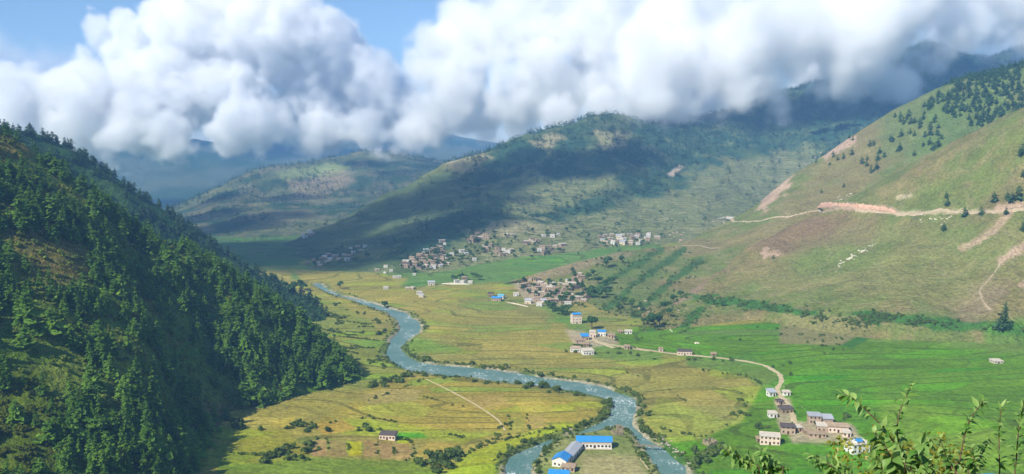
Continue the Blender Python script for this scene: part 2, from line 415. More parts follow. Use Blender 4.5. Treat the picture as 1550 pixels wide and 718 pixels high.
# left front hill
A_CR = [(-420,60,470),(-250,110,520),(-120,165,560),(0,208,590),(60,246,600),(130,294,615),(200,338,630),(270,374,640),(330,408,648),(400,450,655),(450,490,658),(500,534,655),(545,568,645),(584,588,624)]
A_FT = [(-520,830,285),(-400,800,300),(-250,790,310),(-80,775,330),(60,765,345),(180,755,370),(260,735,400),(312,712,Fz),(335,690,Fz),(352,668,Fz),(400,640,Fz),(450,626,Fz),(520,606,Fz),(586,592,Fz)]
def colA(co, px, py):
    X, Y = co[:, 0], co[:, 1]; n = fbm(X / 30, Y / 30, 4, s=11.); n2 = fbm(X / 9, Y / 9, 3, s=2.)
    c = lerp(hexc('4d6a20'), hexc('6f7e30'), sstep(.35, .65, n)); c = paint(c, sstep(.62, .74, n2) * .5, hexc('77603a'))
    c = paint(c, soft(px, py, [(-50,560),(60,560),(110,640),(130,730),(-50,730)], 15, 12, n), hexc('50601c'))
    c = paint(c, soft(px, py, [(0,300),(60,290),(150,360),(140,420),(60,440),(0,380)], 15, 15, n) * .7, hexc('736338'))
    c = paint(c, soft(px, py, [(200,300),(300,330),(300,370),(210,350)], 12, 10, n) * .8, hexc('75723a'))
    c = paint(c, soft(px, py, [(290,610),(400,625),(330,665),(300,650)], 8, 8, n) * .9, hexc('7d6b45'))
    c = paint(c, soft(px, py, [(0,195),(60,215),(80,240),(0,235)], 8, 8, n) * .8, hexc('80703a'))
    return c, np.zeros(len(co))
def gulA(g):
    x, y, z = g[..., 0], g[..., 1], g[..., 2]; px, py = proj(g)
    w = 16 * np.exp(-((px - 325 - (py - 520) * .25) / 32) ** 2) * sstep(400, 480, py) + 10 * np.exp(-((px - 215 - (py - 400) * .3) / 30) ** 2) * sstep(300, 380, py)
    g[..., 2] -= w * np.clip(z / 25, 0, 1); return g
GA, A_CO, A_F = hill(A_FT, A_CR, [(.3, .34), (.65, .72)], 260, 150, 7, 95, (-110, 160, 0), M_HILL, colA, 1., gully=gulA)
# left rear ridge
B_CR = [(-400,70,860),(-200,125,890),(0,194,900),(60,208,930),(100,224,950),(160,257,970),(200,284,985),(260,324,1000),(310,362,1010),(360,398,1015),(405,424,1018),(452,444,1020)]
bft = []
for q in B_CR:
    p = P(*q); bft.append((p.x + 120, p.y - 190, -4.))
def hill_w(foot_w, *a, **k): return hill([('w', w, 0) for w in foot_w], *a, **k)
_P = PZ
def colB(co, px, py):
    X, Y = co[:, 0], co[:, 1]; n = fbm(X / 40, Y / 40, 4, s=1.)
    return lerp(hexc('2c4a22'), hexc('3f5a2c'), sstep(.4, .6, n)), np.zeros(len(co))
def w2px(w):
    a, b = proj(np.array(w, float)); return (float(a), float(b), w[1])
B_FT = [w2px(w) for w in bft]
GB, B_CO, B_F = hill(B_FT, B_CR, [(.5, .55)], 160, 60, 6, 110, (-150, 120, 0), M_HILL, colB, 2.)
# right hill, rear part with the pine slope and the terraced apron on the left end
Cc = [(1950,-80,1250),(1750,0,1320),(1550,98,1400),(1450,122,1430),(1380,154,1460),(1300,203,1480),(1240,242,1450),(1200,265,1420),(1140,312,1380),(1080,347,1350),(1020,374,1270),(975,380,1230),(930,384,1200),(880,396,1160),(820,413,1110),(775,428,1085)]
Cf = [(1950,440,1000),(1750,440,1000),(1550,450,950),(1450,455,930),(1380,455,930),(1300,460,920),(1240,465,900),(1180,470,890),(1110,480,870),(1040,490,Fz),(985,498,Fz),(945,492,Fz),(905,480,Fz),(878,466,Fz),(825,440,Fz),(775,434,Fz)]
DRY, GRS = hexc('7d7549'), hexc('6a753c')
PINK, SCAR = hexc('b39882'), hexc('a08a72')
def colC(co, px, py):
    X, Y = co[:, 0], co[:, 1]; n = fbm(X / 60, Y / 60, 4, s=5.); n2 = fbm(X / 14, Y / 14, 4, s=8.)
    c = lerp(DRY, GRS, sstep(.4, .62, n)); c = paint(c, sstep(.55, .7, n2) * .5, hexc('857a58'))
    c = paint(c, soft(px, py, [(1330,170),(1560,80),(1560,170),(1400,240),(1330,240)], 14, 10, n2) * .6, hexc('56703a'))
    for poly in ([(1195,262),(1206,255),(1190,292),(1150,312),(1152,296)], [(1240,235),(1290,205),(1300,212),(1250,245)], [(1145,318),(1165,300),(1158,318)], [(1022,350),(1052,344),(1040,365),(1020,372)]):
        c = paint(c, soft(px, py, poly, 3, 9, n2) * .9, PINK)
    c = paint(c, soft(px, py, [(900,390),(985,385),(1000,430),(960,490),(900,470)], 10, 10, n) * .7, hexc('60733c'))
    # old terraces on the apron: green strips between dry ones
    for ln in ([(1035,378),(960,430),(915,470)], [(1060,395),(1010,430),(960,480)], [(1000,378),(930,420),(890,450)]):
        c = paint(c, soft_line(px, py, ln, 5, 5, n2) * .9, hexc('41622e'))
    c = paint(c, soft(px, py, [(800,412),(925,378),(960,385),(880,410),(810,428)], 4, 5, n2) * .7, hexc('8d7f60'))
    return c, np.zeros(len(co))
GC, C_CO, C_F = hill(Cf, Cc, [(.3, .25), (.65, .65)], 300, 130, 6, 150, (250, 260, 0), M_HILL, colC, 3.)
# right hill, front part: the bare slope with the dirt road
Dc = [(2100,-90,800),(1850,20,880),(1700,90,950),(1550,165,1000),(1450,216,1040),(1350,266,1080),(1300,292,1100),(1250,317,1110),(1180,354,1090),(1120,390,1040),(1060,432,980),(1010,464,930),(975,484,880),(955,504,815)]
Df = [(2100,560,640),(1850,540,680),(1700,520,740),(1550,500,('z',24)),(1450,492,('z',24)),(1350,486,('z',22)),(1300,484,('z',20)),(1250,480,('z',17)),(1200,476,('z',14)),(1140,476,('z',8)),(1085,486,('z',3)),(1035,496,('z',0)),(988,503,('z',-1)),(952,508,('z',-3))]
ROADP = [(1078,336),(1110,334),(1150,333),(1195,327),(1238,318),(1260,317),(1300,318),(1350,321),(1400,321),(1450,321),(1500,321),(1552,314),(1600,300)]
def colD(co, px, py):
    X, Y = co[:, 0], co[:, 1]; n = fbm(X / 60, Y / 60, 4, s=5.); n2 = fbm(X / 14, Y / 14, 4, s=8.); n3 = fbm(X / 7, Y / 7, 3, s=3.)
    c = lerp(DRY, GRS, sstep(.38, .62, n)); c = paint(c, sstep(.52, .66, n2) * .45, hexc('8a7c58')); c = paint(c, sstep(.6, .7, n3) * .4, hexc('5d6b38'))
    c = paint(c, soft(px, py, [(1060,330),(1240,325),(1330,330),(1320,370),(1200,385),(1130,380)], 12, 14, n2) * .9, hexc('7d694e'))
    c = paint(c, soft(px, py, [(955,505),(1000,450),(1060,400),(1110,395),(1060,440),(1010,470)], 5, 8, n2) * .8, hexc('8a745f'))
    c = paint(c, soft(px, py, [(1440,470),(1500,420),(1530,430),(1500,480),(1450,495)], 10, 12, n2) * .6, hexc('8c7c62'))
    c = paint(c, soft(px, py, [(1300,330),(1550,330),(1550,400),(1450,470),(1200,450),(1120,430)], 25, 20, n) * .4, hexc('728046'))
    # green scrub band at the foot
    for ln, w in (([(1030,445),(1080,455),(1140,462),(1200,470),(1250,480)], 6), ([(1010,455),(1000,480),(985,500)], 9), ([(1295,480),(1340,480),(1400,488),(1550,500)], 8), ([(1060,470),(1030,500)], 6), ([(1245,478),(1300,484),(1330,490)], 4)):
        c = paint(c, soft_line(px, py, ln, w, 7, n2) * .95, hexc('3f6a2a'))
    c = paint(c, soft(px, py, [(1490,490),(1550,480),(1620,560),(1490,560)], 6, 6, n2) * .7, hexc('53802c'))
    # cut bank above the road and slides below it
    for ln, w, k in (([(1240,316),(1262,312),(1300,314),(1350,318),(1358,324)], 5, 1), ([(1358,323),(1400,322),(1450,320),(1510,320)], 2.6, .8), ([(1512,318),(1530,312),(1550,312)], 6, 1),
                  ([(1528,322),(1505,348),(1480,366),(1455,376)], 4.5, .8), ([(1360,300),(1378,295)], 3, .8), ([(1550,375),(1530,382),(1515,395)], 7, .95), ([(1515,398),(1500,420),(1482,440),(1490,460),(1500,470)], 1.6, .5),
                  ([(1272,300),(1262,306),(1250,312)], 2.5, .8), ([(1155,384),(1160,378),(1158,390)], 4, .9), ([(1168,385),(1178,383)], 4, .8), ([(1545,432),(1560,430)], 5, .9)):
        c = paint(c, soft_line(px, py, ln, w, w * 1.3, n3 * .6 + n2 * .4) * k * (.55 + .6 * n3), PINK if w > 3 else hexc('b8a98c'))
    c = paint(c, soft(px, py, [(1180,500),(1200,478),(1300,478),(1318,500),(1275,522),(1180,520)], 2.5, 2, n2), hexc('7c7a4c'))
    return c, np.zeros(len(co))
GD, D_CO, D_F = hill(Df, Dc, [(.3, .2), (.65, .6)], 420, 220, 6.5, 105, (200, 260, 0), M_HILL, colD, 4.)
# middle mountain
Mc = [(380,388,1400),(430,370,1500),(470,355,1580),(540,325,1700),(600,292,1800),(660,258,1900),(700,246,1960),(760,224,2050),(800,208,2100),(860,190,2180),(920,178,2230),(980,186,2350),(1060,180,2500),(1150,150,2650),(1280,115,2800),(1400,66,2900),(1480,84,2950),(1560,72,3000),(1750,20,3100),(2100,-40,3300)]
Mf = [(378,408,('z',-3)),(430,412,('z',-3)),(480,412,('z',0)),(540,410,('z',2)),(600,406,('z',5)),(660,400,('z',8)),(720,396,('z',8)),(780,390,('z',8)),(840,386,('z',8)),(900,382,('z',8)),(960,380,('z',8)),(1020,378,('z',8)),(1080,376,('z',8)),(1140,374,1500),(1200,370,1550),(1300,360,1600),(1400,350,1600),(1560,340,1600),(1750,330,1650),(2100,330,1700)]
def colM(co, px, py):
    X, Y = co[:, 0], co[:, 1]; n = fbm(X / 110, Y / 110, 5, s=5.); n2 = fbm(X / 30, Y / 30, 4, s=8.); n3 = fbm(X / 14, Y / 14, 3, s=3.)
    c = lerp(hexc('4a5c36'), hexc('6d7248'), sstep(.4, .6, n)); pat = np.zeros(len(co))
    fm = fbm(X / 70, Y / 70, 4, s=31.); c = paint(c, sstep(.42, .56, fm), hexc('33503a'))
    for poly in ([(560,380),(640,335),(720,300),(800,280),(760,330),(740,350),(640,385)], [(700,240),(920,170),(980,190),(1000,260),(850,250),(740,260)], [(830,318),(900,290),(1000,260),(1010,285),(900,325),(840,332)], [(1000,180),(1400,60),(1560,60),(1560,180),(1250,215),(1080,235),(1000,250)]):
        c = paint(c, soft(px, py, poly, 8, 14, n2) * .7, hexc('33503a'))
    c = paint(c, soft(px, py, [(380,400),(480,340),(660,258),(740,240),(700,300),(640,350),(560,385)], 10, 12, n2) * .7, hexc('566240'))
    def terr(poly, k=1.):
        nonlocal c, pat
        m = soft(px, py, poly, 8, 14, n2) * k; c = paint(c, m, hexc('6c7448')); pat = np.maximum(pat, m)
    terr([(760,300),(800,275),(880,270),(950,255),(930,275),(860,310),(800,330),(765,320)], .9)
    terr([(640,390),(740,350),(830,335),(980,310),(1100,245),(1230,220),(1230,280),(1100,350),(1040,380),(640,420)])
    terr([(900,370),(1060,370),(1020,400),(900,400)])
    for poly in ([(650,245),(720,225),(745,240),(700,262)], [(900,195),(950,205),(940,230),(915,225)], [(700,350),(800,330),(850,345),(760,360)], [(800,215),(840,200),(860,210),(830,228)]):
        c = paint(c, soft(px, py, poly, 5, 12, n2) * .7, hexc('a39872'))
    c = paint(c, soft(px, py, [(1008,265),(1028,250),(1034,254),(1018,268)], 1.5, 1.5, n3), hexc('b3a08c'))
    c = paint(c, sstep(.6, .7, n2) * .35, hexc('808658'))
    return c, pat
GM, M_CO, M_F = hill(Mf, Mc, [(.35, .2), (.7, .6)], 420, 220, 19, 230, (150, 500, 0), M_HILLF, colM, 5.)
# hills far down the valley
def colG(co, px, py):
    X, Y = co[:, 0], co[:, 1]; n = fbm(X / 160, Y / 160, 5, s=5.); n2 = fbm(X / 50, Y / 50, 4, s=8.)
    c = lerp(hexc('31492d'), hexc('4f5c3c'), sstep(.4, .6, n)); c = paint(c, sstep(.5, .65, n2) * .5, hexc('7d7358'))
    c = paint(c, soft(px, py, [(420,262),(500,248),(530,252),(500,266),(430,272)], 4, 6, n2) * .8, hexc('8a9a58'))
    c = paint(c, soft(px, py, [(440,275),(520,262),(545,275),(480,295),(450,300)], 8, 10, n2) * .6, hexc('a08c70'))
    return c, sstep(.45, .6, n) * .7
Gc = [(-100,360,2300),(150,345,2400),(230,325,2500),(290,303,2600),(340,282,2700),(380,266,2800),(440,254,2900),(500,241,3000),(550,229,3100),(590,234,3150),(640,243,3100),(720,262,3000),(820,290,2900)]
Gf = [(-100,400,('z',-3)),(150,395,('z',-3)),(230,386,('z',-5)),(290,378,('z',-8)),(340,374,('z',-10)),(380,372,('z',-10)),(440,364,('z',-10)),(500,356,('z',-14)),(550,352,('z',-14)),(590,350,('z',-14)),(640,348,('z',-14)),(720,345,('z',-14)),(820,345,('z',-14))]
GG, G_CO, G_F = hill(Gf, Gc, [(.35, .25), (.7, .6)], 200, 90, 22, 380, (200, 900, 0), M_HILLF, colG, 6.)
Hc = [(-300,130,5400),(-100,150,5400),(100,185,5400),(180,200,5400),(250,212,5400),(330,214,5600),(450,205,6400),(600,205,6400),(700,215,6300),(800,235,6200)]
Hf = [(q[0], 318, 3600) for q in Hc]
def colH(co, px, py):
    n = fbm(co[:, 0] / 300, co[:, 1] / 300, 4); return lerp(hexc('35502f'), hexc('5c6648'), sstep(.4, .6, n)), np.zeros(len(co))
hill(Hf, Hc, [(.5, .45)], 120, 50, 40, 600, (0, 900, 0), M_HILLF, colH, 7.)
# the hillside the photographer stands on
nx = np.arange(-320, 420, 5.); ny = np.concatenate([np.arange(-300, -20, 20.), np.arange(-20, 40, 1.5), np.arange(40, 440, 6.)])
NY, NX = np.meshgrid(ny, nx, indexing='ij')
NZ = 178.3 - .47 * NY - .8 * sstep(1, 4, NY) + (fbm(NX / 12, NY / 12, 4) - .5) * np.clip(np.abs(NY) / 20, .1, 2)
NZ = np.where(NY > 60, NZ - (NY - 60) * .03, NZ)
nco = np.stack([NX, NY, NZ], -1).reshape(-1, 3)
me = np_mesh('hill', nco, grid_faces(*NX.shape), True); n = fbm(nco[:, 0] / 6, nco[:, 1] / 6, 4)
set_col(me, 'Col', lerp(hexc('55702a'), hexc('6d6a3c'), n)); at = me.attributes.new('pat', 'FLOAT', 'POINT')
link('hill', me, mat=M_HILL)['kind'] = 'structure'

# ---------------------------------------------------------------- where things stand
def bvh(co, F): return BVHTree.FromPolygons([tuple(c) for c in co.tolist()], F.tolist())
BV = {'floor': bvh(FLOOR_CO, FLOOR_F), 'A': bvh(A_CO, A_F), 'B': bvh(B_CO, B_F), 'C': bvh(C_CO, C_F), 'D': bvh(D_CO, D_F), 'M': bvh(M_CO, M_F), 'G': bvh(G_CO, G_F)}
ORG = Vector((0, 0, CAMZ))
def hit(px, py, only=None):
    d = ray(px, py).normalized(); best = None
    for k, b in BV.items():
        if only and k not in only: continue
        h = b.ray_cast(ORG, d)
        if h[0] is not None and (best is None or h[3] < best[2]): best = (h[0], k, h[3], h[1])
    return best
def ground(x, y):
    best = None
    for b in BV.values():
        h = b.ray_cast(Vector((x, y, 900)), Vector((0, 0, -1)))
        if h[0] is not None and (best is None or h[0].z > best.z): best = h[0]
    return best
# ---------------------------------------------------------------- air
hz0, hz1 = (-5200, -400, -190), (5200, 8200, 640)
v = [(x, y, z) for x in (hz0[0], hz1[0]) for y in (hz0[1], hz1[1]) for z in (hz0[2], hz1[2])]
me = bpy.data.meshes.new('haze'); me.from_pydata(v, [], [(0,1,3,2),(4,6,7,5),(0,4,5,1),(2,3,7,6),(0,2,6,4),(1,5,7,3)])
m = bpy.data.materials.new('haze'); m.use_nodes = True; t = m.node_tree; t.nodes.remove(t.nodes['Principled BSDF'])
pv = t.nodes.new('ShaderNodeVolumePrincipled'); pv.inputs['Color'].default_value = (.25, .52, 1, 1); pv.inputs['Density'].default_value = 1.55e-4
t.links.new(pv.outputs[0], t.nodes['Material Output'].inputs['Volume'])
o = link('haze', me, mat=m); tag(o, 'thin blue haze filling the valley air', 'haze', None, 'stuff')
# ---------------------------------------------------------------- clouds: soft volumes hanging in the valley air
def cloud_material(name, dens, aniso=0.0, col=(1, 1, 1)):
    m = bpy.data.materials.new(name); m.use_nodes = True; t = m.node_tree
    t.nodes.remove(t.nodes['Principled BSDF'])
    pv = t.nodes.new('ShaderNodeVolumePrincipled'); pv.inputs['Color'].default_value = (*col, 1)
    pv.inputs['Density'].default_value = dens; pv.inputs['Anisotropy'].default_value = aniso
    t.links.new(pv.outputs[0], t.nodes['Material Output'].inputs['Volume'])
    return m
def cloud(lobes, vox, mat, label, amp=70, soft=70, nscale=1 / 220.0, seed=0.0, flat=None, group=None, billow=34):
    """lobes: (px, py, Y, r_px). One soft volume; the mesh holds the lobe centres, nodes turn them into density."""
    pts = []
    for e in lobes:
        if e[0] == 'w': pts.append(e[1:]); continue
        p = P(*e[:3]); pts.append((p.x, p.y, p.z, e[3] * e[2] / FPX))
    pts = np.array(pts)
    cls = [0.0] + list(np.quantile(pts[:, 3], [0.34, 0.67])) + [1e9]
    me = bpy.data.meshes.new('cloud'); me.from_pydata([tuple(p[:3]) for p in pts], [], [])
    at = me.attributes.new('k', 'INT', 'POINT')
    rad = []; kk = np.zeros(len(pts), int)
    for i in range(3):
        s = (pts[:, 3] >= cls[i]) & (pts[:, 3] < cls[i + 1] + (1 if i == 2 else 0))
        kk[s] = i; rad.append(float(pts[s, 3].mean()) if s.any() else 1.0)
    at.data.foreach_set('value', kk)
    o = link('cloud', me); me.materials.append(mat)
    tag(o, label, 'cloud', group, 'stuff')
    g = bpy.data.node_groups.new('cloud density', 'GeometryNodeTree')
    g.interface.new_socket('Geometry', in_out='INPUT', socket_type='NodeSocketGeometry')
    g.interface.new_socket('Geometry', in_out='OUTPUT', socket_type='NodeSocketGeometry')
    N = g.nodes.new; L = g.links.new
    gi = N('NodeGroupInput'); go = N('NodeGroupOutput')
    mp = N('GeometryNodeMeshToPoints'); L(gi.outputs[0], mp.inputs['Mesh'])
    ka = N('GeometryNodeInputNamedAttribute'); ka.data_type = 'INT'; ka.inputs[0].default_value = 'k'
    def mth(op, a, b=0.0):
        n = N('ShaderNodeMath'); n.operation = op
        for i, v in enumerate((a, b)):
            if hasattr(v, 'is_output'): L(v, n.inputs[i])
            else: n.inputs[i].default_value = v
        return n.outputs[0]
    f = None
    for i in range(3):
        if not (kk == i).any(): continue
        cmpn = N('FunctionNodeCompare'); cmpn.data_type = 'INT'; cmpn.operation = 'EQUAL'
        L(ka.outputs['Attribute'], cmpn.inputs[2]); cmpn.inputs[3].default_value = i
        sp = N('GeometryNodeSeparateGeometry'); sp.domain = 'POINT'
        L(mp.outputs[0], sp.inputs[0]); L(cmpn.outputs[0], sp.inputs[1])
        pr = N('GeometryNodeProximity'); pr.target_element = 'POINTS'; L(sp.outputs[0], pr.inputs[0])
        v = mth('SUBTRACT', rad[i], pr.outputs['Distance'])
        f = v if f is None else mth('MAXIMUM', f, v)
    pos = N('GeometryNodeInputPosition')
    nz = N('ShaderNodeTexNoise'); nz.noise_dimensions = '4D'; nz.inputs['W'].default_value = seed
    nz.inputs['Scale'].default_value = nscale; nz.inputs['Detail'].default_value = 7; nz.inputs['Roughness'].default_value = 0.6
    L(pos.outputs[0], nz.inputs['Vector'])
    nn = mth('MULTIPLY', mth('SUBTRACT', nz.outputs[0], 0.5), amp * 5)
    f = mth('ADD', f, nn)
    # cauliflower heads: rounded cells of two sizes, pushed about by the noise
    wv = N('ShaderNodeVectorMath'); wv.operation = 'MULTIPLY_ADD'; L(nz.outputs['Color'], wv.inputs[0]); wv.inputs[1].default_value = (70, 70, 70); L(pos.outputs[0], wv.inputs[2])
    for sc_, am_ in ((1 / 105.0, billow), (1 / 46.0, billow * .55), (1 / 22.0, billow * .2)):
        vo = N('ShaderNodeTexVoronoi'); vo.feature = 'F1'; vo.inputs['Scale'].default_value = sc_; L(wv.outputs[0], vo.inputs['Vector'])
        f = mth('ADD', f, mth('MULTIPLY', mth('SUBTRACT', .52, vo.outputs['Distance']), am_ * 2))
    mr = N('ShaderNodeMapRange'); mr.interpolation_type = 'SMOOTHSTEP'; L(f, mr.inputs[0])
    mr.inputs[1].default_value = 0; mr.inputs[2].default_value = soft
    dn = mr.outputs[0]
    vc = N('GeometryNodeVolumeCube'); L(dn, vc.inputs['Density'])
    m0 = (pts[:, :3] - pts[:, 3:]).min(0) - amp * .6; m1 = (pts[:, :3] + pts[:, 3:]).max(0) + amp * .6
    vc.inputs['Min'].default_value = m0; vc.inputs['Max'].default_value = m1
    for j, ax in enumerate('XYZ'): vc.inputs['Resolution ' + ax].default_value = int((m1 - m0)[j] / vox) + 2
    sm = N('GeometryNodeSetMaterial'); sm.inputs['Material'].default_value = mat
    L(vc.outputs[0], sm.inputs[0]); L(sm.outputs[0], go.inputs[0])
    md = o.modifiers.new('density', 'NODES'); md.node_group = g
    return o

CM = cloud_material('cloud_white', 0.03)
CMS = cloud_material('cloud_thin', 0.005); CMS2 = cloud_material('cloud_soft', 0.03); CMS3 = cloud_material('mist', 0.013); CMS4 = cloud_material('shade_cloud', 0.014)
cloud([(400,50,3500,85),(300,50,3500,65),(205,75,3500,50),(150,50,3500,30),(480,90,3550,75),(540,150,3600,50),(440,15,3500,60),
       (250,140,3400,75),(120,175,3300,75),(30,175,3300,75),(330,130,3350,60),(500,170,3550,55),(590,165,3550,50),
       (200,195,3250,45),(250,195,3250,45),(370,180,3250,45),(385,215,3250,32),(-80,160,3400,90),(560,205,3400,30),(165,225,3200,30),(350,205,3300,35),(480,205,3400,30)],
      9, CM, 'big bright cumulus bank over the left hill', amp=78, soft=42, nscale=1/170, billow=30, seed=1.0)
cloud([(700,60,2950,80),(680,120,2900,60),(700,170,2850,42),(800,50,2850,100),(900,50,2750,100),(820,125,2750,65),(760,165,2800,42),(640,175,2950,40),
       (615,205,2950,28),(590,235,2950,26),(650,200,2900,28),(1000,55,2500,100),(1000,115,2400,60),(1060,120,2350,55),(1130,85,2400,85),(1200,55,2400,90),
       (1170,115,2350,42),(1280,70,2400,62),(1320,40,2400,60),(1460,25,2500,40),(1540,40,2500,32),(930,120,2450,45),(1395,20,2500,20),(740,205,2950,22),(1500,62,2700,22),(1545,62,2700,26),(1330,85,2450,34),(1350,55,2500,34),(1300,105,2400,26),(1580,50,2700,34),(1420,45,2800,12),(980,150,2400,34),(1100,150,2400,30),(1345,112,2450,34),(1395,85,2500,24),(1240,135,2400,34),(1180,150,2400,30),(900,150,2600,28),(470,60,3500,70),(360,110,3450,70),(560,130,3500,45),(675,50,2950,30),(1380,-30,2500,60),(1460,-20,2600,55),(1560,-10,2600,60),(1260,-10,2500,80),(1350,10,2500,50),(1240,110,2350,35)],
      8.5, CM, 'low white cloud bank resting on the middle mountain', amp=72, soft=72, nscale=1/150, billow=24, seed=5.0)
cloud([(1078,158,2750,36),(1229,108,2900,45),(930,156,2500,34),(776,193,2800,30),(1150,138,2850,40),(1000,163,2600,36),(1300,90,3000,45),(850,172,2500,30),(700,150,3000,40),(740,165,3000,38),(790,160,3000,40),(840,150,3000,42),(880,130,2950,40),(930,125,2700,36),(660,190,3050,34),(620,205,3100,26),(560,190,3300,34),(500,195,3400,34),(430,190,3400,34),(460,160,3500,40),(700,185,3050,28)],
      12, CMS2, 'soft grey cloud filling the gap behind the middle mountain crest', amp=50, soft=60, nscale=1/150, seed=12.0)
cloud([(1400,70,2600,34),(1350,100,2500,30),(1450,70,2650,26),(1500,85,2700,24),(1540,90,2700,26),(1380,95,2500,24),(1330,125,2450,24),(1260,140,2450,26),(1180,150,2450,26),(1090,170,2400,24),(960,172,2180,16),(1000,178,2250,20),(1440,40,2700,26)],
      12, CMS3, 'torn mist clinging to the dark ridge under the cloud bank', amp=34, soft=90, nscale=1/130, seed=22.0)
# thin high veils behind the heaps
cloud([(-40,110,5200,80),(60,120,5200,70),(480,150,5200,80),(760,20,5200,60),(900,20,5200,90),(1100,20,5200,110),(1300,20,5200,110),(1480,0,5200,110),(1600,60,5200,90),(1420,70,5200,70),(330,120,5200,80),(200,110,5200,60)],
      32, CMS, 'thin lavender veil of cloud high behind the cumulus', amp=110, soft=200, nscale=1/420, seed=9.0)
def aloft(px, py, t, r):  # lobe set up-sun of a ground spot, so its shadow lands there
    h = hit(px, py, ('M', 'G', 'floor')); p = h[0] + SUNV * t; return ('w', p.x, p.y, p.z, r)
cloud([aloft(615,352,1000,95), aloft(575,365,1000,90), aloft(530,378,1000,85), aloft(430,388,1000,85), aloft(480,366,1000,95), aloft(540,342,1000,100), aloft(600,318,1000,110), aloft(560,385,1000,70), aloft(660,305,1000,85), aloft(690,330,1000,75), aloft(640,360,1000,75),
       aloft(740,280,1000,95), aloft(800,262,1000,90), aloft(850,250,1000,85), aloft(910,245,1000,85), aloft(640,350,1000,90), aloft(700,335,1000,85), aloft(960,238,1000,75), aloft(500,395,1000,90), aloft(440,395,1000,90), aloft(720,320,1000,70), aloft(970,225,1000,60), aloft(610,312,1000,70), aloft(670,285,1000,75), aloft(730,258,1000,70), aloft(800,238,1000,65), aloft(520,350,1000,60), aloft(560,332,1000,65), aloft(760,300,1000,70), aloft(690,350,1000,60), aloft(500,400,1000,80), aloft(570,385,1000,80)],
      16, CMS4, 'unseen cloud above the frame, placed to shade the lower middle mountain', amp=12, soft=20, nscale=1/200, seed=3.0, billow=6)  # out of view, lobes added to throw shade on the mountain
cloud([aloft(380,388,1100,120), aloft(330,384,1100,120), aloft(280,378,1100,120), aloft(390,372,1100,100), aloft(300,330,1100,110), aloft(350,345,1100,110), aloft(400,330,1100,100), aloft(330,300,1100,90), aloft(440,300,1100,70), aloft(560,250,1100,80), aloft(600,262,1100,80)],
      18, CMS4, 'unseen cloud above the frame, placed to shade the far valley', amp=18, soft=40, nscale=1/200, seed=7.0, billow=6)  # out of view, added to darken the far hills and valley end
# ---------------------------------------------------------------- foliage materials
def leaf_mat(name, a, b, transl=.25, var=.35):
    t = NT(name); g = t.n('ShaderNodeNewGeometry'); oi = t.n('ShaderNodeObjectInfo')
    n = t.noise(.05, 2, .6, g.outputs['Position'])
    f = t.math('ADD', t.math('MULTIPLY', g.outputs['Random Per Island'], .45), t.math('ADD', t.math('MULTIPLY', oi.outputs['Random'], .25), t.rng(n, .35, .65, 0, .4)))
    c = t.mix(f, a, b)
    t.l(c, t.b.inputs['Base Color']); t.b.inputs['Roughness'].default_value = .7; t.b.inputs['Specular IOR Level'].default_value = .1
    tr = t.n('ShaderNodeBsdfTranslucent'); t.l(c, tr.inputs[0]); mx = t.n('ShaderNodeMixShader'); mx.inputs[0].default_value = transl
    t.l(t.b.outputs[0], mx.inputs[1]); t.l(tr.outputs[0], mx.inputs[2]); t.l(mx.outputs[0], t.out.inputs[0])
    return t.m
L_FIR = leaf_mat('fir needles', (.035, .115, .016), (.21, .38, .045), .45)
L_PINE = leaf_mat('pine needles', (.03, .085, .03), (.09, .18, .055))
L_FAR = leaf_mat('distant needles', (.022, .06, .026), (.06, .12, .04))
L_BUSH = leaf_mat('bush leaves', (.05, .10, .02), (.15, .21, .045))
L_UNDER = leaf_mat('undergrowth leaves', (.08, .14, .02), (.24, .30, .05))
L_MEAD = leaf_mat('bright bush leaves', (.05, .09, .012), (.15, .17, .02))
L_BROAD = leaf_mat('broad leaves', (.03, .085, .025), (.09, .18, .045))
BARK = flat_mat('bark', (.09, .065, .045), .95, .35, 3)

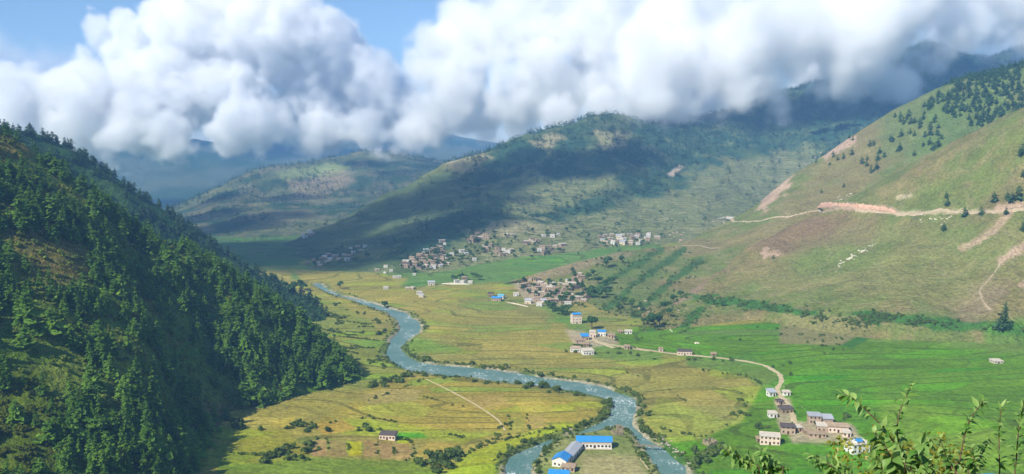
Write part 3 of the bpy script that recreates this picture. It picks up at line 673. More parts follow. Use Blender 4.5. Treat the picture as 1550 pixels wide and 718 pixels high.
def quads(center, ax, up, l, w):
    """arrays of quads: centres (n,3), long axes, side axes"""
    a = ax * l[:, None] * .5; b = up * w[:, None] * .5
    v = np.stack([center - a * .9 - b * .55, center + a * .2 - b, center + a, center - a * .1 + b], 1)
    return v.reshape(-1, 3)
def unit(v): return v / (np.linalg.norm(v, axis=-1, keepdims=True) + 1e-9)
def fir_crown(H, Rr, nb, per, seed, base=.12, power=.85, rag=.25, cl=1.0):
    r = np.random.default_rng(seed); t = np.sort(r.random(nb) ** 1.15); t = base + (1 - base) * t
    # whorls: pull heights towards tiers so layered branches show
    tiers = max(6, int(H * .75)); t = np.where(r.random(nb) < .75, (np.round(t * tiers) + r.normal(0, .12, nb)) / tiers, t); t = np.clip(t, base, .99)
    ang = r.random(nb) * 2 * np.pi
    lean = 1 + .28 * np.cos(ang - r.random() * 6.28)
    rad = Rr * (1 - (t - base) / (1 - base)) ** power * (1 + r.normal(0, rag, nb)) * lean + .12
    rad *= np.where(t < base + .12, .75, 1)
    C_, A_, U_, Ls, Ws = [], [], [], [], []
    for k in range(per):
        s = (k + .6) / per
        d = np.stack([np.cos(ang), np.sin(ang), -.18 - .25 * s + 0 * ang + r.normal(0, .08, nb)], -1)
        c = d * (rad * s)[:, None]; c[:, 2] += t * H
        c += r.normal(0, .12, c.shape) * cl
        side = unit(np.stack([-np.sin(ang), np.cos(ang), r.normal(0, .5, nb)], -1))
        ax = unit(d + side * r.normal(0, .55, nb)[:, None])
        C_.append(c); A_.append(ax); U_.append(unit(side + r.normal(0, .25, c.shape)))
        Ls.append((rad * .62 + .35) * (.8 + .5 * r.random(nb)) * (1.1 / per * 2.2)); Ws.append((rad * .34 + .35) * (.8 + .5 * r.random(nb)))
    # a pointed leader
    q = quads(np.concatenate(C_), np.concatenate(A_), np.concatenate(U_), np.concatenate(Ls), np.concatenate(Ws))
    top = np.array([[0, 0, H * .93], [.22, 0, H * .97], [0, 0, H * 1.04], [-.18, .1, H * .96]]); q = np.concatenate([q, top])
    return q, np.arange(len(q)).reshape(-1, 4)
def blob_crown(rx, rz, zc, n, size, seed, lobes=5, flatb=.4):
    r = np.random.default_rng(seed)
    lc = r.normal(0, .42, (lobes, 3)) * [rx, rx, rz * .7]; lc[:, 2] += zc; lr = (.45 + .3 * r.random(lobes))
    k = r.integers(0, lobes, n); d = unit(r.normal(0, 1, (n, 3))); d[:, 2] = np.where(d[:, 2] < -flatb, -d[:, 2], d[:, 2])
    c = lc[k] + d * (lr[k] * (.55 + .5 * r.random(n)))[:, None] * [rx, rx, rz]
    c[:, 2] = np.maximum(c[:, 2], .15)
    nrm = unit(d + r.normal(0, .55, (n, 3))); ax = unit(np.cross(nrm, r.normal(0, 1, (n, 3)))); up = np.cross(nrm, ax)
    s = size * (.6 + .8 * r.random(n)); q = quads(c, ax, up, s * 1.3, s)
    return q, np.arange(len(q)).reshape(-1, 4)
def trunk(H, r0, r1=None, segs=6, rings=5, bend=.1, seed=0, z0=-.8):
    r = np.random.default_rng(seed); r1 = r0 * .15 if r1 is None else r1; co = []
    for i in range(rings):
        t = i / (rings - 1); rr = r0 + (r1 - r0) * t; ox, oy = r.normal(0, bend * t, 2)
        for k in range(segs):
            a = k / segs * 2 * math.pi; co.append((ox + rr * math.cos(a), oy + rr * math.sin(a), z0 + (H - z0) * t))
    f = []
    for i in range(rings - 1):
        for k in range(segs):
            f.append((i * segs + k, i * segs + (k + 1) % segs, (i + 1) * segs + (k + 1) % segs, (i + 1) * segs + k))
    return np.array(co), np.array(f)
def merged(parts):
    """parts: list of (co, faces) -> one"""
    co, fs, n = [], [], 0
    for c, f in parts: co.append(c); fs.append(f + n); n += len(c)
    return np.concatenate(co), np.concatenate(fs)
def limbs(H, R_, n, seed):
    r = np.random.default_rng(seed); out = []
    for i in range(n):
        c, f = trunk(R_ * .8, .09 * H / 8, .02, 4, 3, .05, seed + i, 0); a = r.random() * 6.28; tilt = .8 + .3 * r.random()
        M = np.array(Matrix.Rotation(a, 3, 'Z') @ Matrix.Rotation(tilt, 3, 'Y')); c = c @ M.T; c[:, 2] += H * (.3 + .3 * r.random()); out.append((c, f))
    return out

def copies(kind, protos, spots, label, cat, group, parts, setter=None):
    """protos: list of dicts part_name -> (mesh). One thing per spot: an Empty with its parts, or a single mesh."""
    for i, (p, s, rz, k) in enumerate(spots):
        pr = protos[k % len(protos)]
        if parts:
            o = bpy.data.objects.new(kind, None); COL.objects.link(o); o.empty_display_size = .5
            for nm, me in pr.items():
                c = bpy.data.objects.new(nm, me); COL.objects.link(c); c.parent = o
        else:
            o = bpy.data.objects.new(kind, pr['all']); COL.objects.link(o)
        o.location = p; o.rotation_euler = (0, 0, rz); o.scale = (s, s, s * (.9 + .2 * ((i * 37) % 10) / 10))
        tag(o, label if isinstance(label, str) else label[i], cat, group)
def mk(name, cf, mat, smooth=False):
    me = np_mesh(name, cf[0], cf[1], smooth); me.materials.append(mat); return me

# ---------------------------------------------------------------- conifers
FIRS = []; FIRN = []
for i, (H, r, nb, pw, rg) in enumerate([(10, 2.5, 105, .8, .2), (10, 2.9, 100, .7, .28), (10, 2.2, 95, .95, .2), (10, 3.5, 125, .45, .3), (10, 2.3, 95, .85, .3), (10, 3.3, 120, .4, .35)]):
    cr = fir_crown(H, r, nb, 3, 10 + i, power=pw, rag=rg, base=.08 + .03 * (i % 3)); tk = trunk(H * .96, .2, .03, 6, 5, .06, i)
    FIRS.append({'trunk': mk('trunk', tk, BARK, True), 'crown': mk('crown', cr, L_FIR)}); FIRN.append((cr, tk))
PINES = []; PINEN = []
for i, (r, pw) in enumerate([(3.0, .6), (3.4, .5), (2.6, .7), (3.6, .55)]):
    cr = fir_crown(10, r, 75, 2, 40 + i, power=pw, rag=.3, base=.1, cl=1.6); tk = trunk(9.3, .22, .03, 5, 4, .1, i + 9)
    PINES.append({'trunk': mk('trunk', tk, BARK, True), 'crown': mk('crown', cr, L_PINE)}); PINEN.append((cr, tk))
FARN = [fir_crown(10, rr, 16, 1, 60 + i, power=.7, rag=.25, base=.1, cl=1.2) for i, rr in enumerate((2.6, 3.2, 2.9))]
def surf_samples(G, n, seed):
    r = np.random.default_rng(seed); a = G[:-1, :-1]; b = G[:-1, 1:]; c = G[1:, :-1]; d = G[1:, 1:]
    ar = np.linalg.norm(np.cross(b - a, c - a), axis=-1); pr = (ar / ar.sum()).ravel(); k = r.choice(len(pr), n, p=pr)
    i, j = np.unravel_index(k, ar.shape); u, v = r.random((2, n))
    u = u[:, None]; v = v[:, None]
    return (a[i, j] * (1 - u) + b[i, j] * u) * (1 - v) + (c[i, j] * (1 - u) + d[i, j] * u) * v
# left front hill
pA = surf_samples(GA, 8500, 1); ax_, ay_ = proj(pA)
fa = fbm(pA[:, 0] / 38, pA[:, 1] / 38, 4, s=21.); fb = fbm(pA[:, 0] / 110, pA[:, 1] / 110, 3, s=2.)
dens = sstep(.34, .5, fa) * .9 + .1
def thin(poly, k, w=15):
    global dens; m = soft(ax_, ay_, poly, w, 10, fa); dens = dens * (1 - m) + dens * k * m
thin([(-50,590),(60,585),(120,650),(150,730),(-50,730)], .1); thin([(0,370),(60,340),(140,400),(130,450),(40,455)], .35); thin([(200,305),(300,340),(300,375),(205,350)], .25, 8)
thin([(-20,195),(60,222),(80,245),(-20,240)], .1, 8); thin([(140,455),(335,450),(330,600),(180,600)], .4); thin([(60,262),(150,280),(150,310),(60,295)], .3, 8); thin([(350,430),(400,450),(420,500),(370,480)], .6, 8); thin([(280,608),(420,618),(360,720),(300,720)], .3, 8)
thin([(420,560),(540,575),(560,592),(430,625)], .5, 8)
add = soft(ax_, ay_, [(310,380),(420,430),(520,520),(560,575),(480,600),(400,560),(330,470)], 10, 10, fa); dens = np.maximum(dens, add * .9)
add = soft(ax_, ay_, [(60,660),(300,620),(330,700),(200,730),(80,730)], 10, 10, fa); dens = np.maximum(dens, add * .9)
r = np.random.default_rng(5); ok = (r.random(len(pA)) < dens) & (ax_ > -260) & (pA[:, 2] > 1.0)
spotsA = pA[ok]; hA = 7.5 + 8.0 * r.random(len(spotsA)) ** 1.3 + 2 * (fb[ok] > .5)
# keep trees apart
def spaced(P_, h, k):
    keep = []; cell = {}
    for i, (p, hh) in enumerate(zip(P_, h)):
        d = hh * k; cx, cy = int(p[0] // 6), int(p[1] // 6); good = True
        for a in (-1, 0, 1):
            for b in (-1, 0, 1):
                for q in cell.get((cx + a, cy + b), ()):
                    if (q[0] - p[0]) ** 2 + (q[1] - p[1]) ** 2 < d * d: good = False
        if good: keep.append(i); cell.setdefault((cx, cy), []).append(p)
    return np.array(keep)
k = spaced(spotsA, hA, .22); spotsA, hA = spotsA[k], hA[k]
ax_, ay_ = proj(spotsA); size = hA / np.linalg.norm(spotsA, axis=1) * FPX; infr = (ax_ > 2) & (ax_ < 1540) & (ay_ < 730) & (ay_ > 100)
rank = np.argsort(-(size * infr)); near = rank[:290]; rest = rank[290:]
vz = [(Vector(spotsA[i]), hA[i] / 10, r.random() * 6.28, int(r.integers(0, 6))) for i in near]
def fir_label(p):
    x, y = proj(np.array([p.x, p.y, p.z]))
    if y > 600: return 'dark green fir near the foot of the forested left hillside'
    if x < 150: return 'dark green fir among the bright bushes of the lower left slope'
    return 'dark green fir among the dense forest of the left hillside'
copies('fir_tree', FIRS, vz, [fir_label(s[0]) for s in vz], 'tree', 'firs on the left hillside', True)
def scatter_merge(name, models, P_, S_, mats, seed, label, cat, sz=None):
    r = np.random.default_rng(seed); cos = [[] for _ in mats]; fs = [[] for _ in mats]; nn = [0] * len(mats)
    kk = r.integers(0, len(models), len(P_)); an = r.random(len(P_)) * 6.28
    for mi in range(len(models)):
        idx = np.where(kk == mi)[0]
        if len(idx) == 0: continue
        ca, sa = np.cos(an[idx]), np.sin(an[idx])
        for q, (c, f) in enumerate(models[mi]):
            x = c[None, :, 0] * ca[:, None] - c[None, :, 1] * sa[:, None]; y = c[None, :, 0] * sa[:, None] + c[None, :, 1] * ca[:, None]
            v = np.stack([x, y, np.repeat(c[None, :, 2], len(idx), 0)], -1) * S_[idx][:, None, None] + P_[idx][:, None, :]
            cos[q].append(v.reshape(-1, 3)); fs[q].append((f[None] + (np.arange(len(idx)) * len(c))[:, None, None]).reshape(-1, 4) + nn[q]); nn[q] += len(idx) * len(c)
    allc, allf, mi_, off = [], [], [], 0
    for q in range(len(mats)):
        if not cos[q]: continue
        c = np.concatenate(cos[q]); f = np.concatenate(fs[q]); allc.append(c); allf.append(f + off); mi_.append(np.full(len(f), q)); off += len(c)
    me = np_mesh(name, np.concatenate(allc), np.concatenate(allf))
    for m in mats: me.materials.append(m)
    me.polygons.foreach_set('material_index', np.concatenate(mi_).astype(np.int32))
    o = link(name, me); tag(o, label, cat, None, 'stuff'); return o
scatter_merge('conifer_forest', FIRN, spotsA[rest], hA[rest] / 10, [L_FIR, BARK], 3, 'dense dark conifer forest filling the near left hillside', 'forest')
# ridge behind it
pB = surf_samples(GB, 5000, 2); bx_, by_ = proj(pB); okb = (bx_ > -150) & (pB[:, 2] > 0) & (r.random(len(pB)) < .5)
pB = pB[okb]; hB = 8 + 5 * r.random(len(pB)); k = spaced(pB, hB, .3); pB, hB = pB[k], hB[k]
scatter_merge('conifer_forest', [(m[0],) for m in PINEN], pB, hB / 10, [L_FAR], 4, 'blue green conifer forest on the second ridge at left', 'forest')
# middle mountain
pM = surf_samples(GM, 80000, 3); mx_, my_ = proj(pM); fm = fbm(pM[:, 0] / 70, pM[:, 1] / 70, 4, s=31.)
dm = sstep(.42, .56, fm) * .7 + .04
for poly, v in (([(640,410),(740,352),(860,318),(1000,285),(1090,230),(1230,215),(1230,300),(1100,360),(1040,400),(640,430)], .05), ([(380,410),(470,345),(600,285),(680,255),(700,300),(640,340),(560,400)], .03),
                ([(560,380),(640,335),(720,300),(800,280),(760,330),(740,350),(640,385)], .4), ([(700,240),(920,170),(980,190),(1000,260),(850,250),(740,260)], .45),
                ([(830,318),(900,290),(1000,260),(1010,285),(900,325),(840,332)], .55), ([(1000,180),(1400,60),(1560,60),(1560,180),(1250,215),(1080,235),(1000,250)], .5), ([(760,300),(800,275),(950,255),(930,275),(800,328)], .12)):
    m = soft(mx_, my_, poly, 8, 14, fm); dm = dm * (1 - m) + v * m
okm = (r.random(len(pM)) < dm) & (mx_ > 370) & (mx_ < 1620) & (pM[:, 2] > 2); pM = pM[okm]; hM = 10 + 7 * r.random(len(pM))
scatter_merge('conifer_forest', [(m,) for m in FARN], pM, hM / 10, [L_FAR], 5, 'distant forest patches on the middle mountain', 'forest')
pG = surf_samples(GG, 16000, 14); gx_, gy_ = proj(pG); fg = fbm(pG[:, 0] / 120, pG[:, 1] / 120, 4, s=6.)
okg = (gx_ > 180) & (gx_ < 760) & (r.random(len(pG)) < sstep(.45, .6, fg) * .8 + .03); pG = pG[okg]
scatter_merge('conifer_forest', [(m,) for m in FARN], pG, (10 + 6 * r.random(len(pG))) / 10, [L_FAR], 15, 'hazy forest patches on the hills far down the valley', 'forest')
# pines of the right slope, placed as the photograph shows them
def on(px, py, only=None):
    h = hit(px, py, only); return h[0] if h else None
sp = []; r = np.random.default_rng(8)
pC = surf_samples(GC, 26000, 6); cx_, cy_ = proj(pC); fc = fbm(pC[:, 0] / 30, pC[:, 1] / 30, 3, s=5.)
dn = 1.6 * soft(cx_, cy_, [(1400,160),(1450,125),(1560,95),(1640,60),(1640,190),(1560,158),(1480,192),(1420,185)], 6, 6, fc) * .7 * sstep(.3, .45, fc)
dn = np.maximum(dn, soft(cx_, cy_, [(1290,215),(1380,165),(1430,165),(1440,200),(1400,235),(1300,235)], 6, 6, fc) * .12 * sstep(.42, .55, fc))
dn = np.maximum(dn, soft(cx_, cy_, [(1230,238),(1300,200),(1345,225),(1330,262),(1280,250),(1240,250)], 3, 3, fc) * .025)
okc = r.random(len(pC)) < dn; pc = pC[okc]; hc = 8 + 5 * r.random(len(pc)); k = spaced(pc, hc, .42); pc, hc = pc[k], hc[k]
cand = [(Vector(p), h / 10, r.random() * 6.28, int(r.integers(0, 4))) for p, h in zip(pc, hc)]
for x, y, h in [(1243,292,7),(1277,284,7),(1304,248,12),(1312,252,11),(1318,262,13),(1327,256,12),(1290,235,12),(1362,228,13),(1408,205,13),(1420,222,15),(1412,228,12),(1256,250,6),(1268,243,8),(1235,247,8),(1210,253,8),(1230,240,9),(1255,227,9),(1338,238,10),(1350,215,12)]:
    p = on(x, y); p and cand.append((p, h / 10 * 1.0, r.random() * 6.28, int(r.integers(0, 4))))
cand.sort(key=lambda s: -s[1] / s[0].y); print('pines', len(cand), 'firs A', len(spotsA))
extra = cand[280:]
extra and scatter_merge('pine_forest', PINEN, np.array([tuple(s[0]) for s in extra]), np.array([s[1] for s in extra]), [L_PINE, BARK], 44, 'farther pines closing up on the upper right hillside', 'forest')
copies('pine_tree', PINES, cand[:280], 'blue green pine growing on the grassy upper right hillside', 'tree', 'pines on the upper right hillside', False if False else True)
Dp = [(1504,306,14,'pair of',0),(1434,312,11,'',0),(1432,300,8,'',0),(1460,328,13,'',0),(1428,350,10,'',0),(1485,326,9,'',0),(1532,306,13,'',0),(1541,303,14,'',0),(1547,236,14,'',0),(1548,268,9,'',0),(1549,350,10,'',0),(1524,302,9,'',0),(1170,392,6,'',0),(1523,325,8,'',0)]
lab = ['round pine standing left of the red track top', 'pine above the dirt road, lower of two close together', 'small pine above the dirt road, upper of two close together', 'dark pine growing right on the edge of the hillside dirt road',
       'lone pine below the hillside road on open grass', 'small bush pine just below the hillside road', 'pine in the clump above the red landslip at the road end', 'largest pine in the clump above the red landslip', 'dark pine high on the bare slope at the right edge',
       'small pine on the bare slope at the right edge', 'pine below the road at the right edge', 'small pine left of the clump above the landslip', 'small green bush pine beside the pink scar', 'small pine beside the red track head']
copies('pine_tree', PINES, [(on(a, b), h / 10, a * 1.3, a) for a, b, h, _, _ in Dp], lab, 'tree', 'lone pines along the hillside road', True)

# the tall dark cypress at the foot of the right hill
cr = fir_crown(34, 5.2, 230, 3, 99, power=.55, rag=.35, base=.06, cl=1.6); tk = trunk(32, .6, .05, 8, 6, .2, 3)
p = on(1521, 500); copies('cypress_tree', [{'trunk': mk('trunk', tk, BARK, True), 'crown': mk('crown', cr, L_PINE)}], [(p, .82, 0, 0)], 'tall dark cypress standing alone at the foot of the right slope', 'tree', None, True)
p = on(1524, 500)
copies('cypress_tree', [{'trunk': mk('trunk', trunk(14, .4, .05, 8, 6, .2, 3), BARK, True), 'crown': mk('crown', fir_crown(15, 4, 120, 3, 98, power=.5, rag=.35, cl=1.6), L_PINE)}], [(on(1515, 501), 1, 0, 0)], 'short bushy cypress at the foot of the tall one', 'tree', None, True)

# ---------------------------------------------------------------- broadleaf trees and bushes
BROADS = []; BUSHES = []; BUSHN = []
for i in range(4):
    cr = blob_crown(3.6, 3.2, 5.2, 320, 1.0, 70 + i, 6); tk = merged([trunk(5.5, .32, .1, 6, 5, .15, i)] + limbs(7, 3.6, 4, i * 7))
    BROADS.append({'trunk': mk('trunk', tk, BARK, True), 'crown': mk('crown', cr, L_BROAD)})
for i in range(5):
    cr = blob_crown(1.9, 1.3, 1.0, 130, .75, 80 + i, 4); me = mk('bush', cr, L_BUSH); BUSHES.append({'all': me}); BUSHN.append((cr,))
def broad(list_, label, group, lo=.9, hi=1.3):
    s = []
    for e in list_:
        p = on(e[0], e[1]); p and s.append((p, e[2], random.random() * 6.28, random.randrange(4)))
    copies('broadleaf_tree', BROADS, s, label, 'tree', group, True)
broad([(896,498,1.9)], 'large dark round tree right behind the blue roofed hamlet', None)
broad([(918,405,2.0)], 'dark round tree alone among the green strips above the lower village', None)
broad([(942,398,1.3)], 'smaller round tree right of the dark one above the village', None)
broad([(515,437,1.3)], 'lone tree by the upstream river bend', None)
broad([(583,468,1.3)], 'dark tree on the bank where the river turns', None)
broad([(457,440,1.9), (445,442,1.6), (436,444,1.8)], 'dark tree where the left ridge meets the river', 'trees at the tip of the left ridge')
broad([(990,497,2.0), (998,494,1.4), (980,492,1.3)], 'dark tree at the corner of the green paddies below the scree', 'trees at the corner of the paddies')
pts = [(870 + random.gauss(0, 10), 448 + random.gauss(0, 6), .9 + .5 * random.random()) for _ in range(9)]
broad([(905,430,1.3),(890,425,1.2),(915,438,1.4),(900,445,1.5),(882,440,1.2),(918,448,1.5),(908,452,1.6),(893,452,1.5),(925,430,1.1),(878,452,1.3),(899,418,1.1),(872,430,1.0)], 'round green tree in the grove right of the lower village', 'grove beside the lower village')
broad([(828,468,1.2),(836,472,1.3),(846,476,1.4),(853,478,1.2),(859,474,1.1),(850,460,1.3),(858,456,1.4),(866,460,1.2)], 'round green tree in the belt in front of the lower village', 'tree belt below the lower village')
broad([(690,425,.9),(697,422,1.0),(706,424,1.0),(724,424,1.3),(716,420,.8),(685,424,.9)], 'small dark tree behind the white terrace wall', 'trees behind the white terrace')
broad([(678,392,.9),(690,388,1.0),(700,392,1.0),(712,386,1.1),(695,398,.8),(722,385,.9),(632,398,.8),(662,402,.8),(650,392,.8),(705,378,.8),(808,384,1.2),(806,352,1.1),(858,350,1.),(890,368,1.1),(892,360,.9)], 'small tree among the houses of the upper village', 'trees in the upper village')
broad([(800,445,.9),(812,448,.8),(830,430,.9),(790,440,.7),(838,436,.8),(868,420,1.),(866,412,.9)], 'small tree among the stone houses of the lower village', 'trees in the lower village')
broad([(970,470,1.1),(945,462,1.1),(955,466,1.2),(935,468,1.0),(1005,470,1.2),(1020,458,1.1),(1030,450,1.),(1012,480,1.2),(1080,462,.8),(1095,464,.8)], 'round green tree at the foot of the dry slope', 'trees at the foot of the dry slope')
# bushes along the river, hedges, field corners
def line_bushes(line, n, s0, s1, off, label, group, seed, h=None):
    rr = random.Random(seed); L_ = [PZ(a, b) for a, b in line]; seg = [(L_[i + 1] - L_[i]).length for i in range(len(L_) - 1)]; T = sum(seg); sp = []
    for j in range(n):
        d = rr.random() * T
        for i, q in enumerate(seg):
            if d < q: break
            d -= q
        p = L_[i].lerp(L_[i + 1], d / max(q, .01)); x, y = p.x + rr.gauss(0, off), p.y + rr.gauss(0, off * 1.2)
        if river_sd(np.array([x]), np.array([y]))[0] > -1.0: continue
        g = ground(x, y); g is not None and sp.append((g - Vector((0, 0, .15)), 1.15 * (s0 + (s1 - s0) * rr.random() ** 1.3), rr.random() * 6.28, rr.randrange(5)))
    copies('bush', BUSHES, sp, label, 'bush', group, False); return len(sp)
nb = 0
nb += line_bushes([(592,545),(625,563),(680,574),(760,582),(850,594),(905,606)], 30, .5, 1.2, 2.2, 'low green bush on the near bank of the upper river', 'bushes on the near river bank', 1)
nb += line_bushes([(612,538),(640,546),(665,550)], 14, .8, 1.6, 3, 'dark bush on the bank at the river bend', 'bushes at the river bend', 2)
nb += line_bushes([(688,550),(720,554),(745,558),(790,563),(850,574),(870,577)], 20, .8, 1.6, 2.5, 'dense green bush lining the far river bank', 'bushes on the far river bank', 3)
nb += line_bushes([(745,572),(775,576),(800,581),(850,590),(865,588)], 20, 1.0, 1.8, 2, 'dense dark bush on the bank beside the middle rapids', 'bushes beside the middle rapids', 13)
nb += line_bushes([(870,573),(905,580),(950,591),(974,603)], 16, .5, 1.1, 1.6, 'small bush on the grassy bank of the outer bend', 'bushes on the outer bend', 4)
nb += line_bushes([(920,598),(926,612),(920,632),(885,645),(850,656),(812,668),(780,682),(762,692)], 55, .6, 1.3, 2.2, 'round bush between the golden field and the river', 'bushes along the golden field', 5)
nb += line_bushes([(970,612),(976,630),(968,645),(995,660),(1015,672)], 14, .7, 1.3, 2, 'bush on the right bank above the gravel bar', 'bushes above the gravel bar', 6)
nb += line_bushes([(830,672),(818,690),(812,705),(818,718)], 12, .6, 1.2, 1.6, 'bush on the island bank beside the school', 'bushes on the island bank', 7)
nb += line_bushes([(955,652),(962,672),(972,690),(985,708)], 12, .5, 1.0, 1.5, 'bush on the right edge of the island', 'bushes on the right island edge', 8)
nb += line_bushes([(635,705),(655,698),(690,690),(700,692),(650,715)], 24, 1.0, 2.0, 2.4, 'large dark bush beside the bright lower field', 'bushes beside the bright field', 9)
nb += line_bushes([(1045,690),(1075,690),(1095,680),(1060,705),(1040,715)], 22, 1.0, 2.0, 3, 'big green bush by the ruined wall on the right bank', 'bushes by the ruined wall', 10)
nb += line_bushes([(700,686),(740,668),(780,657),(830,648)], 12, .4, .9, 1.2, 'small bush on the field bank', 'bushes on the field bank', 11)
for q, (a, b, c) in enumerate([((465,690),(475,680),5), ((562,585),(600,572),9), ((415,700),(470,705),10), ((440,660),(452,652),6), ((350,655),(385,665),7), ((545,655),(570,650),4), ((585,585),(622,565),10), ((395,712),(440,690),8), ((470,660),(490,655),5)]):
    nb += line_bushes([a, b], c, .8, 1.6, 2, 'dark bush in the hedge between the small left fields', 'hedge bushes of the left fields', 30 + q)
for x in (480, 496, 527, 570, 596): nb += line_bushes([(x, 672), (x + 2, 692)], 5, .35, .6, .3, 'low dark bush in the row dividing the stubble plots', 'divider bushes of the stubble plots', 50 + x)
for q, (a, b, c) in enumerate([((470,450),(560,480),9), ((560,480),(590,498),7), ((480,500),(560,505),8), ((575,510),(588,500),6), ((560,545),(590,560),6), ((500,470),(520,490),5)]):
    nb += line_bushes([a, b], c, .6, 1.3, 4, 'bush on the terrace edges of the upstream left bank', 'bushes on the upstream terraces', 70 + q)
for q, (a, b, c) in enumerate([((930,535),(1020,545),6), ((1120,600),(1125,640),7), ((1150,650),(1170,655),4), ((940,515),(945,530),4), ((870,535),(865,515),6), ((1195,575),(1185,560),4), ((1215,650),(1260,660),6), ((880,462),(900,470),4), ((960,512),(1020,520),5), ((1275,640),(1290,650),4), ((1040,545),(1120,552),6)]):
    nb += line_bushes([a, b], c, .5, 1.2, 3, 'green bush beside the road and the paddies', 'bushes along the valley road', 90 + q)
print('bushes', nb)
# green scrub on the foot of the right hill and the old terraces: a mass nobody could count
sc = []; rr = random.Random(4)
for ln, n, w in (([(1030,447),(1080,455),(1140,462),(1200,472),(1250,480)], 320, 4), ([(1012,455),(1002,480),(985,500)], 160, 6), ([(1295,480),(1340,482),(1400,488),(1550,503)], 240, 4), ([(1035,378),(960,430),(915,470)], 150, 3),
                 ([(1060,395),(1010,430),(960,480)], 190, 3), ([(1000,378),(930,420),(890,450)], 110, 3), ([(940,468),(975,470)], 60, 5), ([(1060,470),(1030,500)], 60, 4), ([(1255,480),(1310,495)], 60, 4), ([(1100,500),(1230,500),(1260,525)], 60, 8), ([(930,385),(900,400),(960,395)], 60, 7)):
    for j in range(n):
        i = rr.randrange(len(ln) - 1); f_ = rr.random(); x = ln[i][0] + (ln[i + 1][0] - ln[i][0]) * f_ + rr.gauss(0, w * 2.6); y = ln[i][1] + (ln[i + 1][1] - ln[i][1]) * f_ + rr.gauss(0, w * 1.1)
        p = on(x, y, ('floor', 'C', 'D'))
        if p and fbm(np.array([p.x / 9]), np.array([p.y / 9]), 2)[0] > .47: sc.append(p)
sc = np.array([tuple(p) for p in sc]); rs = np.random.default_rng(2)
scatter_merge('scrub', BUSHN, sc, .35 + .7 * rs.random(len(sc)), [L_BUSH], 6, 'green scrub in bands along the foot of the dry slope', 'scrub')
# low willow scrub and tall grass along the water, and the edges of the stepped fields
rb = random.Random(31); rv = []
while len(rv) < 1500:
    L_ = RO if rb.random() < .8 else RI; i = rb.randrange(len(L_)); a, b = L_[i], L_[(i + 1) % len(L_)]; f_ = rb.random(); x, y = a[0] + (b[0] - a[0]) * f_ + rb.gauss(0, 4), a[1] + (b[1] - a[1]) * f_ + rb.gauss(0, 4)
    if y < 400 or y > 1000: rv.append(None); continue
    s_ = river_sd(np.array([x]), np.array([y]))[0]
    if -8 < s_ < -.5 and fbm(np.array([x / 22]), np.array([y / 22]), 2)[0] > .44:
        g_ = ground(x, y); g_ is not None and rv.append(tuple(g_))
    else: rb.random() < .3 and rv.append(None)
rv = np.array([q for q in rv if q]); rq = np.random.default_rng(12)
scatter_merge('riverside_scrub', BUSHN, rv, .22 + .5 * rq.random(len(rv)) ** 1.6, [L_BUSH], 21, 'low willow scrub and tall grass fringing the river banks', 'scrub')
hd = []
for k_ in range(26):
    x0, y0 = 452 + rb.random() * 120, 446 + rb.random() * 100; ln = rb.uniform(18, 46); bow = rb.uniform(-3, 3)
    for j in range(int(ln * .9)):
        f_ = rb.random(); x = x0 + ln * f_; y = y0 + bow * math.sin(f_ * 3.1) + ln * f_ * .12
        if inpoly(np.array([x]), np.array([y]), [(450,445),(500,458),(560,488),(588,530),(600,560),(560,585),(520,540),(480,500)])[0]:
            p = on(x, y, ('floor',)); p and hd.append(tuple(p))
for ln, n in (([(640,600),(680,612),(720,618)], 14), ([(500,640),(560,632),(600,640)], 20), ([(600,664),(622,668),(628,684),(616,698)], 26), ([(430,650),(480,640)], 22), ([(700,690),(740,672),(790,660),(840,648)], 50), ([(660,655),(700,662)], 14), ([(548,610),(600,592),(640,575)], 26), ([(340,686),(400,690),(460,700)], 40), ([(750,650),(775,640)], 10), ([(770,630),(772,652)], 10), ([(796,628),(800,650)], 10), ([(1000,650),(1060,662),(1110,640),(1140,600)], 30), ([(930,560),(1000,580),(1040,610)], 16), ([(1050,560),(1130,570),(1160,585)], 24), ([(1200,640),(1180,660),(1150,680)], 16)):
    for p in range(n):
        i = rb.randrange(len(ln) - 1); f_ = rb.random(); q = on(ln[i][0] + (ln[i+1][0] - ln[i][0]) * f_ + rb.gauss(0, 1), ln[i][1] + (ln[i+1][1] - ln[i][1]) * f_ + rb.gauss(0, .7), ('floor',)); q and hd.append(tuple(q))
hd = np.array(hd); scatter_merge('hedgerow', BUSHN, hd, .22 + .5 * rq.random(len(hd)) ** 1.5, [L_BUSH], 22, 'low hedges and weeds along the edges of the small fields', 'hedge')
# undergrowth of the left hill
pU = surf_samples(GA, 12000, 9); ux, uy = proj(pU); fu = fbm(pU[:, 0] / 20, pU[:, 1] / 20, 3, s=3.)
mead = soft(ux, uy, [(-50,575),(60,575),(110,640),(140,730),(-50,730)], 15, 10, fu) > .5
ku = (ux > -150) & (pU[:, 2] > 0) & (rs.random(len(pU)) < .25 + sstep(.4, .6, fu) * .75) & ~mead
scatter_merge('undergrowth', BUSHN, pU[ku], .4 + .75 * rs.random(ku.sum()) ** 1.5, [L_UNDER], 7, 'low olive undergrowth between the firs on the left hillside', 'undergrowth')
scatter_merge('undergrowth', BUSHN, pU[mead], .4 + .8 * rs.random(mead.sum()), [L_MEAD], 8, 'bright yellow green bushes on the lowest left slope', 'undergrowth')
# tufts of small bushes over the dry slope
pD = np.concatenate([surf_samples(GD, 2600, 12), surf_samples(GC, 1500, 13)]); fd = fbm(pD[:, 0] / 30, pD[:, 1] / 30, 3, s=3.); kd = sstep(.45, .65, fd) > rs.random(len(pD)); pD = pD[kd]
scatter_merge('grass_tufts', BUSHN, pD, .12 + .22 * rs.random(len(pD)), [L_UNDER], 9, 'small dark tufts dotted over the dry grass slope', 'grass')

